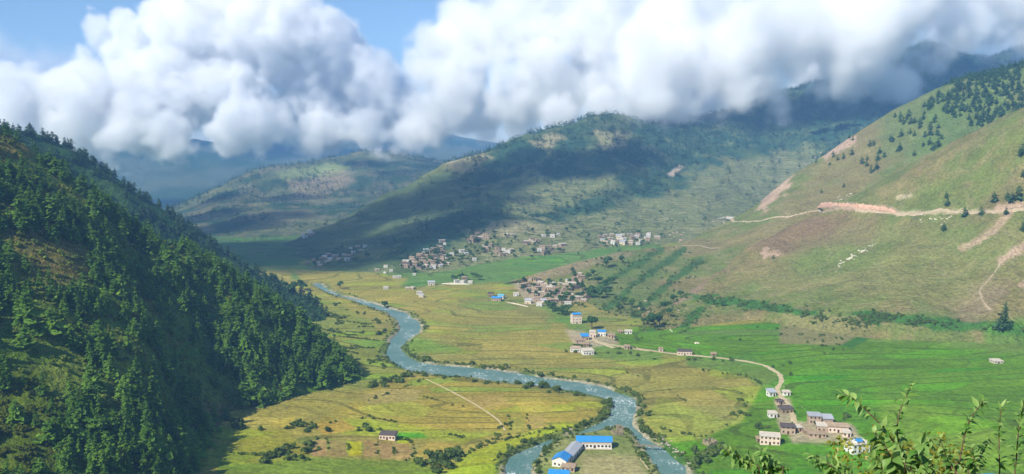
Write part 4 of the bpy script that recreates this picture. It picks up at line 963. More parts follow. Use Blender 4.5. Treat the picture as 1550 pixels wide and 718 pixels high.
# ---------------------------------------------------------------- roads and paths
def ribbon(name, line, w, mat, off=.15, ragged=.25, only=None, acr=5, wpx=None, step=2.5):
    L_ = []
    for a, b in line:
        p = on(a, b, only)
        if p is not None: L_.append(p)
    pts = []
    for i in range(len(L_) - 1):
        a, b = L_[i], L_[i + 1]; n = max(1, int((b - a).length / step))
        for j in range(n): pts.append(a.lerp(b, j / n))
    pts.append(L_[-1])
    P_ = np.array([(p.x, p.y) for p in pts])
    for _ in range(4): P_[1:-1] = (P_[:-2] + P_[1:-1] * 2 + P_[2:]) / 4
    tn = np.gradient(P_, axis=0); tn /= np.linalg.norm(tn, axis=1, keepdims=True) + 1e-9; nr = np.stack([-tn[:, 1], tn[:, 0]], -1)
    co = []; rr = random.Random(len(line))
    for i, (p, n_) in enumerate(zip(P_, nr)):
        ww = w * (1 + rr.uniform(-ragged, ragged))
        for k in range(acr):
            q = p + n_ * ww * (k / (acr - 1) - .5); g = ground(float(q[0]), float(q[1])); co.append((q[0], q[1], g.z + off - (.25 if k in (0, acr - 1) else 0)))
    me = np_mesh(name, np.array(co), grid_faces(len(P_), acr), True); me.materials.append(mat)
    return tag(link(name, me), kind='structure')
DIRT = flat_mat('pale dirt', hexc('b5a684'), .95, .2, .4, .05)
PDIRT = flat_mat('hillside road dirt', hexc('ab9a80'), .95, .2, .3, .05)
ribbon('dirt_road', [(880,520),(895,514),(915,520),(950,527),(1000,533),(1040,537),(1090,542),(1130,547),(1160,554),(1180,566),(1184,577),(1176,588),(1180,598),(1190,610),(1200,628),(1203,645)], 4.6, DIRT)
ribbon('dirt_road', [(1078,336),(1095,335),(1110,336),(1150,335),(1195,329),(1238,319)], 3.2, PDIRT, .4, .6)
ribbon('dirt_road', [(1240,318),(1300,320),(1350,323),(1400,323),(1450,322),(1500,322),(1530,320),(1552,318)], 3.4, PDIRT, .4, .6)
ribbon('footpath', [(645,574),(662,582),(690,596),(712,608),(735,622),(755,636),(765,652)], 1.6, DIRT)
ribbon('footpath', [(964,680),(968,692),(978,706),(990,722)], 1.2, DIRT)
ribbon('footpath', [(765,457),(790,462),(800,464)], 3.0, DIRT)
ribbon('footpath', [(1030,372),(1060,372),(1090,376)], 2.0, PDIRT, .4)
ribbon('footpath', [(1515,398),(1500,420),(1482,440),(1490,460),(1500,470)], .7, PDIRT, .3, .7)
ribbon('footpath', [(930,527),(905,518),(890,508)], 5.0, DIRT, .2)
# ---------------------------------------------------------------- houses
WHITE = flat_mat('whitewash', (.72, .71, .68), .8, .12, .8)
STONE = flat_mat('pinkish stone wall', hexc('b29e8a'), .95, .3, 1.3)
STONE2 = flat_mat('grey brown stone wall', hexc('958872'), .95, .3, 1.3)
PINKW = flat_mat('pink plaster', hexc('dcc8ba'), .85, .15, .8)
MUD = flat_mat('flat mud roof', hexc('a08d76'), .95, .25, .6)
PALE = flat_mat('pale flat roof', hexc('c2b9aa'), .9, .2, .6)
SLATE = flat_mat('dark slate', hexc('5d5452'), .9, .3, 1.2)
WOOD = flat_mat('dark timber', hexc('4c382a'), .9, .2, 2)
GLASS = flat_mat('window opening', (.02, .022, .025), .3, .1, 1, .5)
CREAM = flat_mat('cream plaster', hexc('ded2bb'), .85, .1, .8)
def tin(name, rgb, rust=.15):
    t = NT(name); tc = t.n('ShaderNodeTexCoord').outputs['Object']
    w = t.n('ShaderNodeTexWave', wave_type='BANDS', bands_direction='X'); w.inputs['Scale'].default_value = 2.2; t.l(tc, w.inputs[0])
    n = t.noise(.7, 4, .6, tc); c = t.mix(t.rng(n, .5, .75, 0, rust), rgb, (.25, .2, .16)); c = t.mix(t.rng(t.noise(.25, 2, .5, tc), .35, .65, 0, .25), c, tuple(min(1, q * 1.35) for q in rgb))
    t.l(c, t.b.inputs['Base Color']); t.b.inputs['Roughness'].default_value = .45; t.b.inputs['Specular IOR Level'].default_value = .4
    bp = t.n('ShaderNodeBump'); bp.inputs['Distance'].default_value = .05; t.l(w.outputs['Fac'], bp.inputs['Height']); t.l(bp.outputs[0], t.b.inputs['Normal'])
    return t.m
BLUE = tin('blue painted tin', (.03, .27, .66), .3); GREY = tin('grey tin', (.42, .44, .48), .35); TEAL = tin('faded teal tin', (.12, .42, .55), .3)

def box(bm, x0, x1, y0, y1, z0, z1):
    vs = [bm.verts.new((x, y, z)) for x in (x0, x1) for y in (y0, y1) for z in (z0, z1)]
    for f in ((0,1,3,2),(4,6,7,5),(0,4,5,1),(2,3,7,6),(0,2,6,4),(1,5,7,3)): bm.faces.new([vs[i] for i in f])
def bmesh_obj(name, fn, mat, parent, bev=0):
    bm = bmesh.new(); fn(bm)
    bmesh.ops.recalc_face_normals(bm, faces=bm.faces)
    me = bpy.data.meshes.new(name); bm.to_mesh(me); bm.free(); return link(name, me, parent, mat)
def gable_wall(bm, L, W, H, rise, base=-1.2):
    """body with pointed ends; ridge along x"""
    a = [bm.verts.new(p) for p in ((-L/2,-W/2,base),(-L/2,-W/2,H),(-L/2,0,H+rise),(-L/2,W/2,H),(-L/2,W/2,base))]
    b = [bm.verts.new(p) for p in ((L/2,-W/2,base),(L/2,-W/2,H),(L/2,0,H+rise),(L/2,W/2,H),(L/2,W/2,base))]
    bm.faces.new(a); bm.faces.new(b[::-1])
    for i in range(5): bm.faces.new((a[i], b[i], b[(i+1) % 5], a[(i+1) % 5]))
def gable_roof(bm, L, W, H, rise, ov=.5, th=.14):
    k = rise / (W / 2)
    for s in (-1, 1):
        pr = [(0, H + rise + .03), (s * (W/2 + ov), H - ov * k + .03), (s * (W/2 + ov), H - ov * k + .03 + th), (0, H + rise + .03 + th)]
        a = [bm.verts.new((-L/2 - ov, y, z)) for y, z in pr]; b = [bm.verts.new((L/2 + ov, y, z)) for y, z in pr]
        bm.faces.new(a); bm.faces.new(b[::-1])
        for i in range(4): bm.faces.new((a[i], b[i], b[(i+1) % 4], a[(i+1) % 4]))
def window(root, x, y, z, w, h, side, fmat=None):
    """side: 'f' front (-y), 'r' right (+x), 'l' left (-x)"""
    def fr(bm):
        t_ = .12; D = .09
        for u0, u1, v0, v1 in ((-w/2, w/2, 0, t_), (-w/2, w/2, h - t_, h), (-w/2, -w/2 + t_, t_, h - t_), (w/2 - t_, w/2, t_, h - t_)):
            if side == 'f': box(bm, x + u0, x + u1, y - D, y + .05, z + v0, z + v1)
            else:
                s = 1 if side == 'r' else -1; box(bm, min(x - .05 * s, x + D * s), max(x - .05 * s, x + D * s), y + u0, y + u1, z + v0, z + v1)
    f = bmesh_obj('window', fr, fmat or WOOD, root)
    def pn(bm):
        if side == 'f': box(bm, x - w/2 + .1, x + w/2 - .1, y - .04, y + .03, z + .1, z + h - .1)
        else:
            s = 1 if side == 'r' else -1; box(bm, min(x - .03 * s, x + .04 * s), max(x - .03 * s, x + .04 * s), y - w/2 + .1, y + w/2 - .1, z + .1, z + h - .1)
    bmesh_obj('pane', pn, GLASS, f)
def door(root, x, y, w=1.1, h=2.0, side='f', mat=None):
    bmesh_obj('door', lambda bm: box(bm, x - w/2, x + w/2, y - .07, y + .04, .05, h) if side == 'f' else box(bm, x - .04, x + .07, y - w/2, y + w/2, .05, h), mat or WOOD, root)
def make_house(L, W, H, roof='flat', wall=None, rmat=None, nwin=3, floors=1, rise=1.6, extras=True, fr=None, sidewin='both'):
    o = bpy.data.objects.new('house', None); COL.objects.link(o); wall = wall or STONE
    if roof == 'gable':
        bmesh_obj('wall', lambda bm: gable_wall(bm, L, W, H, rise), wall, o); bmesh_obj('roof', lambda bm: gable_roof(bm, L, W, H, rise), rmat or BLUE, o)
    elif roof == 'shed':
        def sw(bm):
            a = [bm.verts.new(p) for p in ((-L/2,-W/2,-1.2),(-L/2,-W/2,H),(-L/2,W/2,H+rise),(-L/2,W/2,-1.2))]; b = [bm.verts.new((L/2, v.co.y, v.co.z)) for v in a]
            bm.faces.new(a); bm.faces.new(b[::-1]); [bm.faces.new((a[i], b[i], b[(i+1) % 4], a[(i+1) % 4])) for i in range(4)]
        bmesh_obj('wall', sw, wall, o)
        def sr(bm):
            k = rise / W; e = .6; pr = [(-W/2 - e, H - e * k + .03), (W/2 + e, H + rise + e * k + .03), (W/2 + e, H + rise + e * k + .17), (-W/2 - e, H - e * k + .17)]
            a = [bm.verts.new((-L/2 - e, y, z)) for y, z in pr]; b = [bm.verts.new((L/2 + e, y, z)) for y, z in pr]
            bm.faces.new(a); bm.faces.new(b[::-1]); [bm.faces.new((a[i], b[i], b[(i+1) % 4], a[(i+1) % 4])) for i in range(4)]
        bmesh_obj('roof', sr, rmat or GREY, o)
    else:
        bmesh_obj('wall', lambda bm: box(bm, -L/2, L/2, -W/2, W/2, -1.2, H), wall, o)
        def fr_(bm):
            box(bm, -L/2 - .35, L/2 + .35, -W/2 - .35, W/2 + .35, H + .003, H + .3)
            if extras:
                box(bm, -L/2 - .3, L/2 + .3, W/2 - .1, W/2 + .3, H + .303, H + .75); box(bm, L/2 - .1, L/2 + .3, -W/2, W/2 - .12, H + .303, H + .7)
        bmesh_obj('roof', fr_, rmat or MUD, o)
    for fl in range(floors):
        z = 1.0 + fl * 2.7
        for i in range(nwin):
            x = -L/2 + L * (i + .5) / nwin
            if fl == 0 and i == nwin // 2: door(o, x, -W/2)
            else: window(o, x, -W/2, z, .95, 1.15, 'f', fr)
        for sd in (('l', 'r') if sidewin == 'both' else (sidewin,)): window(o, L/2 if sd == 'r' else -L/2, 0, z, .95, 1.1, sd, fr)
    return o
def copy_house(src):
    o = src.copy(); COL.objects.link(o)
    for ch in src.children:
        c = ch.copy(); COL.objects.link(c); c.parent = o
        for g in ch.children:
            d = g.copy(); COL.objects.link(d); d.parent = c
    return o
def put(o, px, py, rot, label, group=None, s=1.0, cat='house', only=None, name=None):
    p = on(px, py, only); o.location = p; o.rotation_euler = (0, 0, rot); o.scale = (s, s, s)
    if name: o.name = name
    return tag(o, label, cat, group)
def W_(px, py, wpx): return wpx * on(px, py).y / FPX

# --- the school on the island
sc_ = make_house(20.5, 7.5, 4.4, 'gable', WHITE, BLUE, 3, 1, 2.0, sidewin='r')
for c in list(sc_.children):
    if c.name.startswith(('window', 'door')):
        for g in list(c.children): bpy.data.objects.remove(g)
        bpy.data.objects.remove(c)
for i, x in enumerate((-8.6, -6.4, -4.2, -2.0, 2.6, 4.8, 7.0, 9.0)): window(sc_, x, -3.75, 1.0, 1.2, 1.2, 'f')
door(sc_, .3, -3.75, 1.3, 2.2); window(sc_, 10.25, 0, 1.1, 1.2, 1.3, 'r')
bmesh_obj('veranda_beam', lambda bm: box(bm, -10.2, 10.2, -4.02, -3.8, 3.1, 3.6), PINKW, sc_)
bmesh_obj('plinth', lambda bm: box(bm, -10.6, 10.6, -5.0, -3.9, -1.0, .35), PALE, sc_)
put(sc_, 899, 676, R(-3), 'long white school building with a bright blue ridged roof on the river island', None, 1, 'school', ('floor',), 'school_building')
wg = make_house(23, 6.5, 3.3, 'gable', WHITE, GREY, 5, 1, 1.5); p = PZ(866, 690); wg.location = (34.6, 476, .0); wg.rotation_euler = (0, 0, R(69)); wg.name = 'school_wing'
tag(wg, 'grey tin roofed wing running from the long school building towards the viewer', 'school')
bh = make_house(9.5, 8.2, 4.2, 'gable', WHITE, BLUE, 3, 1, 2.0); bh.rotation_euler = (0, 0, R(70)); bh.location = (27.8, 461.5, .0); bh.name = 'house'
window(bh, -4.75, -2.4, 1.2, 1.0, 1.2, 'l'); window(bh, -4.75, 2.4, 1.2, 1.0, 1.2, 'l')
tag(bh, 'white gabled house with blue roof in front of the grey roofed school wing', 'house')
st = make_house(7.5, 5.5, 2.6, 'flat', STONE, MUD, 3, 1); st.location = (31.2, 452.8, 0); st.rotation_euler = (0, 0, R(-14)); tag(st, 'small pinkish stone house just below the blue gabled house on the island', 'house')
sb2 = make_house(10.5, 6.5, 3.2, 'gable', WHITE, BLUE, 3, 1, 1.7); sb2.location = (25.5, 441.5, 0); sb2.rotation_euler = (0, 0, R(-10)); tag(sb2, 'blue roofed house at the very bottom of the island, cut by the frame', 'house')
# ruined walls on the tip of the island and bank
def ruin(bm, L, W, H, seed, t=.6):
    rr = random.Random(seed)
    for (x0, x1, y0, y1) in ((-L/2, L/2, -W/2, -W/2 + t), (-L/2, L/2, W/2 - t, W/2), (-L/2, -L/2 + t, -W/2 + t, W/2 - t), (L/2 - t, L/2, -W/2 + t, W/2 - t)):
        hx = (x1 - x0) > (y1 - y0); n = 6
        for i in range(n):
            h = H * rr.uniform(.35, 1)
            if hx: box(bm, x0 + (x1 - x0) * i / n, x0 + (x1 - x0) * (i + 1) / n - .003, y0, y1, -1, h)
            else: box(bm, x0, x1, y0 + (y1 - y0) * i / n, y0 + (y1 - y0) * (i + 1) / n - .003, -1, h)
def put_ruin(px, py, L, W, H, rot, label, seed, mat=STONE2, name='stone_ruin', cat='ruin', group=None):
    o = bmesh_obj(name, lambda bm: ruin(bm, L, W, H, seed), mat, None); o.location = on(px, py); o.rotation_euler = (0, 0, rot); return tag(o, label, cat, group)
put_ruin(934, 657, 6, 5, 2.6, .3, 'roofless grey stone hut on the tip of the river island', 1)
put_ruin(938, 650, 4, 4, 3.2, .1, 'broken stone tower stub behind the roofless hut on the island tip', 2)
put_ruin(1075, 672, 7, 6, 3.0, .5, 'grey ruined stone walls among bushes on the right bank', 3)
put_ruin(1430, 716, 14, 7, 2.2, .2, 'tumbled pale stone ruin behind the leafy twigs at the bottom right', 4, STONE)
# footbridge at the right branch
def brg(bm):
    box(bm, -9, 9, -.7, .7, .9, 1.1)
    for s in (-1, 1):
        box(bm, -9, 9, s * .7 - .05, s * .7 + .05, 1.95, 2.05)
        for i in range(7): box(bm, -9 + i * 2.96, -8.9 + i * 2.96, s * .7 - .05, s * .7 + .05, 1.1, 1.947)
b = bmesh_obj('footbridge', brg, STONE2, None); b.location = PZ(982, 678); b.rotation_euler = (0, 0, R(-6)); tag(b, 'narrow grey footbridge over the right river branch beside the island', 'bridge')
# --- house in the left fields
h = make_house(W_(588, 664, 25), 6, 3.2, 'flat', PINKW, SLATE, 5, 1); put(h, 588, 664, R(-8), 'solitary pinkish white farmhouse with dark flat roof in the left golden fields')
# --- hamlet on the right
HL = [  # px, py, width px, depth m, height, roof, wall, roofmat, rot, floors, label
 (1167,599,11,5,3.2,'shed',WHITE,GREY,10,1,'small white house with grey roof left of the road bend, topmost of the hamlet'),
 (1190,598,11,4,2.4,'flat',WHITE,PALE,-5,1,'low white house right of the road, topmost of the hamlet'),
 (1189,624,19,6,3.0,'flat',STONE2,SLATE,8,1,'brown stone house with grey roof beside the road below the top pair'),
 (1169,631,12,5,2.8,'flat',WHITE,PALE,0,1,'tiny white hut left of the brown roadside house'),
 (1192,655,21,7,4.2,'flat',STONE,SLATE,-12,2,'reddish stone house with a dark shed roof in the middle of the hamlet'),
 (1165,671,30,7,5.0,'flat',PINKW,PALE,-14,2,'large two storey pinkish house with pale flat roof at the left end of the hamlet'),
 (1232,640,18,7,5.2,'flat',STONE,GREY,-8,2,'tall stone house with bluish tin roof in the hamlet centre'),
 (1246,652,20,7,3.6,'flat',STONE,PALE,-14,1,'low stone house below the tall bluish roofed one'),
 (1267,652,30,8,3.8,'gable',PINKW,MUD,-10,1,'wide pinkish house with brown ridged roof at the right of the hamlet'),
 (1236,661,26,5,2.2,'flat',STONE,MUD,-6,1,'low walled stone yard building in front of the hamlet'),
 (1297,681,33,10,6.0,'flat',WHITE,BLUE,14,2,None),
 (1206,652,12,5,2.6,'flat',STONE,PALE,6,1,'small stone shed between the reddish house and the hamlet centre'),
 (1252,641,14,6,3.8,'shed',STONE,GREY,-6,1,'stone house with grey roof tucked behind the hamlet centre'),
 (1281,660,12,5,2.4,'flat',PINKW,PALE,-12,1,'low pinkish annex at the right end of the hamlet'),
 (1222,657,10,5,2.2,'flat',STONE2,MUD,-4,1,'tiny brown shed at the left of the walled stone yard'),
 (1180,612,9,5,2.4,'flat',STONE,SLATE,20,1,'little stone hut on the roadside under the topmost pair'),
 (1148,668,7,4,2.0,'flat',STONE2,MUD,-14,1,'tiny shed left of the large pinkish house'),
 (1492,731,34,8,3,'gable',STONE,BLUE,10,1,'blue roofed house half hidden by twigs at the bottom right'),
 (872,488,16,8,7.5,'flat',PINKW,None,8,2,None),
 (885,514,11,7,3.6,'shed',STONE,BLUE,5,1,'stone house with a bright blue roof in the middle of the roadside hamlet'),
 (897,510,9,6,5.2,'flat',PINKW,PALE,0,1,'pink house between the two blue roofed ones below the big dark tree'),
 (911,508,12,6,4.4,'gable',WHITE,BLUE,-8,1,'white house with dull blue roof right of the big dark tree'),
 (925,511,10,5,2.4,'flat',STONE,MUD,-8,1,'low stone shed at the right end of the roadside hamlet'),
 (877,519,12,6,2.8,'flat',STONE,MUD,4,1,'low pink stone building below the bright blue roof'),
 (884,524,16,6,2.4,'flat',STONE2,MUD,-10,1,'brown stone yard house in the roadside hamlet'),
 (871,532,15,7,3.2,'flat',WHITE,STONE,-8,1,'white house with reddish roof at the lower left edge of the roadside hamlet'),
 (889,536,17,8,3.6,'flat',WHITE,PALE,12,1,'white house with pale grey roof at the bottom of the roadside hamlet'),
 (951,505,11,5,2.6,'flat',WHITE,PALE,-5,1,'small white house alone at the edge of the green paddies'),
 (939,504,8,5,1.8,'flat',STONE2,MUD,-5,1,'low grey shed left of the small white house by the paddies'),
 (1036,537,22,6,3.4,'flat',PINKW,SLATE,-5,1,'pinkish house with dark roof on the valley road below the paddies'),
 (1000,532,6,4,2.6,'flat',PINKW,MUD,0,1,'tiny pink hut on the roadside left of the pinkish house'),
 (949,528,9,5,2.4,'flat',STONE,MUD,-5,1,'small brown hut on the valley road near the roadside hamlet'),
 (1080,538,8,5,1.6,'flat',STONE2,MUD,-5,1,'low stone pen on the road right of the pinkish house'),
 (1508,549,14,8,1.6,'flat',PALE,PALE,0,1,'low pale shelter alone on the green paddies at the far right'),
 (752,455,14,8,3.6,'gable',TEAL and STONE,BLUE,-10,1,'house with turquoise blue roof at the left end of the lower village'),
 (759,452,9,6,4.0,'gable',WHITE,TEAL,-20,1,'small house with faded teal roof behind the turquoise one'),
 (743,449,9,6,4.2,'flat',STONE2,SLATE,0,1,'brown house left of the turquoise blue roof'),
 (781,448,8,5,3.2,'flat',WHITE,PALE,0,1,'pale hut alone between the teal roof and the lower village'),
]
FB = {(871,532):1,(885,514):1}
for (px, py, w, dep, Hh, rf, wl, rm, rot, fl, lab_) in HL:
    if px in (1297, 872): continue
    Lm = W_(px, py, w); o = make_house(Lm, min(dep, max(3.5, Lm)), Hh, rf, wl, rm, max(1, min(5, int(Lm / 2.2))), fl if Hh > 4 else 1, 1.1); put(o, px, py, R(rot), lab_)
# round-cornered white house with blue roof
Lm = W_(1297, 684, 31); o = make_house(Lm, 8, 5.2, 'flat', WHITE, PALE, 4, 2, fr=SLATE)
bmesh_obj('upper_roof', lambda bm: gable_roof(bm, Lm * .36, 5.2, 6.6, .9, .3), BLUE, o); bmesh_obj('upper_room', lambda bm: gable_wall(bm, Lm * .34, 4.6, 6.5, .9, 5.303), WHITE, o)
put(o, 1297, 683, R(16), 'bright white two storey house with a blue roofed upper room at the lower right')
Lm = W_(872, 488, 15); o = make_house(Lm, 8.5, 7.4, 'flat', PINKW, PALE, 3, 2, extras=False); bmesh_obj('upper_roof', lambda bm: gable_roof(bm, Lm * .8, 6.5, 9.4, 1.0, .4), BLUE, o)
bmesh_obj('upper_room', lambda bm: gable_wall(bm, Lm * .76, 6, 9.3, 1.0, 7.703), STONE, o)
put(o, 872, 489, R(8), 'tall pink house with blue roof left of the big dark tree')
# small things of stone by the valley road
# --- village houses
PR = []
for i, (L, Wd, Hh, wl, rm, rf) in enumerate([(8, 6, 4.6, STONE, MUD, 'flat'), (9, 6, 3.4, STONE, PALE, 'flat'), (7, 6, 5.4, STONE2, MUD, 'flat'), (10, 6, 3.0, STONE2, SLATE, 'flat'), (7, 5, 3.6, WHITE, PALE, 'flat'), (8, 5, 4.0, CREAM, GREY, 'shed')]):
    PR.append(make_house(L, Wd, Hh, rf, wl, rm, 3, 2 if Hh > 4.5 else 1, 1.0))
used_ = set(); kindl = ['brown mud roofed house', 'stone house with pale flat roof', 'tall mud roofed house', 'low slate roofed house', 'small whitewashed house', 'cream tin roofed house']
def vhouse(i, px, py, where, group, s=1.0, rot=None, rr=random.Random(11)):
    p = on(px, py)
    if p is None: return
    if i in used_: o = copy_house(PR[i])
    else: o = PR[i]; used_.add(i)
    o.location = p; o.rotation_euler = (0, 0, rr.uniform(-.5, .5) if rot is None else rot); s *= rr.uniform(.62, .92); s *= .95; o.scale = (s, s, s); o.name = 'village_house'
    tag(o, kindl[i] + ' ' + where, 'house', group)
def village(poly, n, where, group, weights, seed, smin=.85, smax=1.25, dist=7.5):
    rr = random.Random(seed); xs = [p[0] for p in poly]; ys_ = [p[1] for p in poly]; pl = []; tries = 0
    while len(pl) < n and tries < 6000:
        tries += 1; x, y = rr.uniform(min(xs), max(xs)), rr.uniform(min(ys_), max(ys_))
        if not inpoly(np.array([x]), np.array([y]), poly)[0]: continue
        p = on(x, y)
        if p is None or any((p - q).length < dist for q in pl): continue
        pl.append(p); vhouse(rr.choices(range(6), weights)[0], x, y, where, group, rr.uniform(smin, smax))
GV = []
lowv = 'in the crowded lower village'
village([(778,428),(800,424),(830,430),(872,424),(880,430),(862,452),(838,462),(815,458),(800,446)], 52, lowv, 'houses of the lower village', [5, 5, 4, 2, 1, 1], 1, .9, 1.35, 8)
village([(870,414),(885,414),(884,424),(868,426)], 4, 'just above the grove of the lower village', 'houses above the grove', [3, 3, 2, 1, 0, 0], 2)
village([(872,447),(890,448),(890,458),(876,458)], 4, 'at the right end of the lower village', 'houses at the right end of the lower village', [3, 3, 2, 1, 1, 0], 3)
village([(795,452),(862,458),(866,470),(800,466)], 9, 'in the gardens below the lower village', 'houses below the lower village', [2, 3, 1, 1, 3, 1], 4, dist=10)
village([(604,404),(622,393),(642,384),(668,378),(672,386),(655,404),(625,410)], 42, 'in the dense left half of the upper village', 'houses in the upper village, left half', [6, 4, 4, 2, 1, 0], 5, .9, 1.3, 8.5)
village([(665,378),(674,372),(672,366),(668,366),(640,382)], 6, 'on the lane above the upper village', 'houses above the upper village', [1, 3, 1, 1, 3, 1], 6, dist=9)
village([(670,388),(685,386),(684,400),(652,406),(655,400)], 9, 'at the right edge of the dense upper village', 'houses at the right edge of the upper village', [1, 2, 1, 1, 4, 2], 7, dist=9)
for px, py, i, s, wh in [(584,405,4,1.3,'left of the upper village on the open fields'), (571,410,1,1,'far left of the upper village, nearest the shade'), (583,414,4,.9,'in the row of huts below the left edge of the upper village'), (592,411,4,.9,'in the row of huts below the left edge of the upper village'),
        (597,421,4,.9,'in the pair of huts below the upper village'), (604,421,4,.9,'in the pair of huts below the upper village'), (584,438,4,1.3,'alone above the far river bend'), (617,438,1,1,'in the row right of the far river bend'), (624,438,1,1,'in the row right of the far river bend'),
        (635,446,4,1.4,'largest by the path right of the far river bend'), (638,450,5,1,'below the largest one right of the far river bend'), (653,432,5,1.4,'alone on the green between the two villages'), (627,417,4,.8,'alone below the middle of the upper village'),
        (656,406,4,1.3,'at the lower right corner of the upper village'), (667,404,5,1,'at the lower right corner of the upper village, rightmost'),
        (691,428,4,1.1,'on the white terrace, left'), (700,429,4,1.2,'on the white terrace, centre left'), (703,426,2,1.2,'on the white terrace, centre'), (712,429,4,1.1,'on the white terrace, right'),
        (699,382,4,1.2,'above the dark trees right of the upper village'), (706,386,5,1,'among the dark trees right of the upper village'), (718,394,4,1.3,'on the slope edge right of the dark trees')]:
    vhouse(i, px, py, wh, 'scattered pale houses around the upper village', s)
village([(708,360),(730,354),(738,362),(722,370),(708,366)], 10, 'on the highest shelf at the shadow edge', 'houses on the highest shelf', [5, 4, 1, 3, 0, 0], 8, 1, 1.4, 8)
village([(733,372),(760,376),(775,380),(762,388),(735,384)], 12, 'in the row above the green terraces', 'houses in the row above the green terraces', [2, 4, 1, 1, 3, 1], 9, 1, 1.3, 10)
village([(788,364),(815,364),(815,370),(788,370)], 6, 'in the long pinkish row below the terraced slope', 'houses of the pinkish row', [3, 4, 0, 1, 0, 0], 10, 1.1, 1.4, 8)
village([(815,378),(855,370),(856,378),(820,386)], 9, 'in the row left of the far terrace bank', 'houses left of the far terrace bank', [2, 4, 1, 1, 3, 0], 12, 1, 1.4, 10)
for px, py, i, s in [(823,358,4,1), (836,359,4,1.6), (766,357,1,1.2), (776,357,1,1.2), (845,356,5,1)]: vhouse(i, px, py, 'in the thin upper row under the terraced slope', 'houses of the thin upper row', s)
village([(905,360),(935,354),(962,357),(990,352),(995,362),(960,372),(930,372),(915,368)], 30, 'in the far right village beside the dry slope', 'houses of the far right village', [2, 3, 1, 1, 6, 2], 13, 1, 1.5, 11)
village([(455,400),(500,385),(545,372),(560,375),(540,392),(480,405)], 20, 'in the shaded village under the middle mountain', 'houses of the shaded village', [2, 3, 1, 1, 4, 2], 14, .9, 1.3, 12)
village([(452,358),(470,350),(474,356),(458,362)], 5, 'on the far spur in the shade', 'houses on the far spur', [1, 3, 0, 0, 4, 0], 15, 1.2, 1.6, 12)
print('village houses', len([o for o in COL.objects if o.name.startswith('village_house')]))
rt = random.Random(77)
for poly, n, lab_, gr in (([(778,428),(872,424),(880,440),(838,466),(800,450)], 34, 'small green tree between the houses of the lower village', 'garden trees of the lower village'), ([(604,408),(642,384),(690,378),(684,402),(625,414)], 34, 'small green tree between the houses of the upper village', 'garden trees of the upper village'),
        ([(700,360),(860,352),(860,392),(700,392)], 30, 'small green tree among the scattered houses under the terraced slope', 'trees under the terraced slope'), ([(900,356),(990,350),(990,376),(905,376)], 16, 'small green tree in the far right village', 'trees of the far right village'), ([(455,400),(560,372),(560,395),(480,408)], 12, 'dark tree in the shaded village', 'trees of the shaded village')):
    xs = [p[0] for p in poly]; ysq = [p[1] for p in poly]; L__ = []
    while len(L__) < n:
        x, y = rt.uniform(min(xs), max(xs)), rt.uniform(min(ysq), max(ysq))
        if inpoly(np.array([x]), np.array([y]), poly)[0]: L__.append((x, y, rt.uniform(.5, .95)))
    broad(L__, lab_, gr)
# stone terrace wall under the white-walled trees, stone wall along the hamlet road
def wall_line(line, h, t_, mat, label, name='stone_wall', seed=0):
    pts = [on(a, b) for a, b in line]; fine = []
    for i in range(len(pts) - 1):
        n = max(1, int((pts[i+1] - pts[i]).length / 3)); fine += [pts[i].lerp(pts[i+1], j / n) for j in range(n)]
    fine.append(pts[-1]); rr = random.Random(seed); co = []
    for i, p in enumerate(fine):
        a, b_ = fine[max(0, i-1)], fine[min(len(fine)-1, i+1)]; d = (b_ - a); d.z = 0; d.normalize(); n_ = Vector((-d.y, d.x, 0)); hh = h * rr.uniform(.55, 1.15) * min(1, .15 + min(i, len(fine) - 1 - i) / max(4, len(fine) * .12))
        for q, z in ((-t_, -1), (-t_ * .8, hh), (t_ * .8, hh), (t_, -1)): co.append(tuple(p + n_ * q + Vector((0, 0, z))))
    me = np_mesh(name, np.array(co), grid_faces(len(fine), 4)); me.materials.append(mat); o = link(name, me); return tag(o, label, 'wall')
wall_line([(668,430),(690,431),(712,431)], 2.6, .5, PALE, 'whitish retaining wall under the dark trees of the upper fields')
wall_line([(1078,334),(1100,331),(1125,333)], 3.5, 1.0, PALE, 'pale broken rock edge where the hillside road ends')
wall_line([(1238,314),(1258,313),(1300,316),(1345,319),(1357,322)], 6, .8, flat_mat('fresh road cut', hexc('c09a82'), .95, .3, .3), 'pinkish cut bank above the hillside road')
wall_line([(936,523),(980,531),(1030,538)], 1.2, .4, STONE2, 'dry stone wall along the valley road before the pinkish house')
wall_line([(768,458),(800,465)], 1.2, .5, PALE, 'pale field wall leading to the lower village')
# ---------------------------------------------------------------- rocks
def rock_mesh(seed, n=1):
    bm = bmesh.new(); bmesh.ops.create_icosphere(bm, subdivisions=2, radius=1); r_ = random.Random(seed)
    o1 = [r_.uniform(.6, 1.3) for _ in range(3)]
    for v in bm.verts:
        d = v.co.normalized(); k = 1 + .35 * math.sin(d.x * 4 + seed) * math.cos(d.y * 5 + seed * 2) + r_.uniform(-.12, .12); v.co = Vector((d.x * o1[0] * k, d.y * o1[1] * k, d.z * o1[2] * k * .8))
    me = bpy.data.meshes.new('boulder'); bm.to_mesh(me); bm.free(); return me
ROCKW = flat_mat('white rock', hexc('ccc6b0'), .95, .3, .6); ROCKP = flat_mat('pinkish rock', hexc('b39a86'), .95, .3, .6); ROCKG = flat_mat('river boulder', hexc('a39c8c'), .9, .3, 1.)
RM = {}
for nm, mt in (('w', ROCKW), ('p', ROCKP), ('g', ROCKG)):
    RM[nm] = []
    for s_ in range(4): me = rock_mesh(s_ + 1); me.materials.append(mt); RM[nm].append(me)
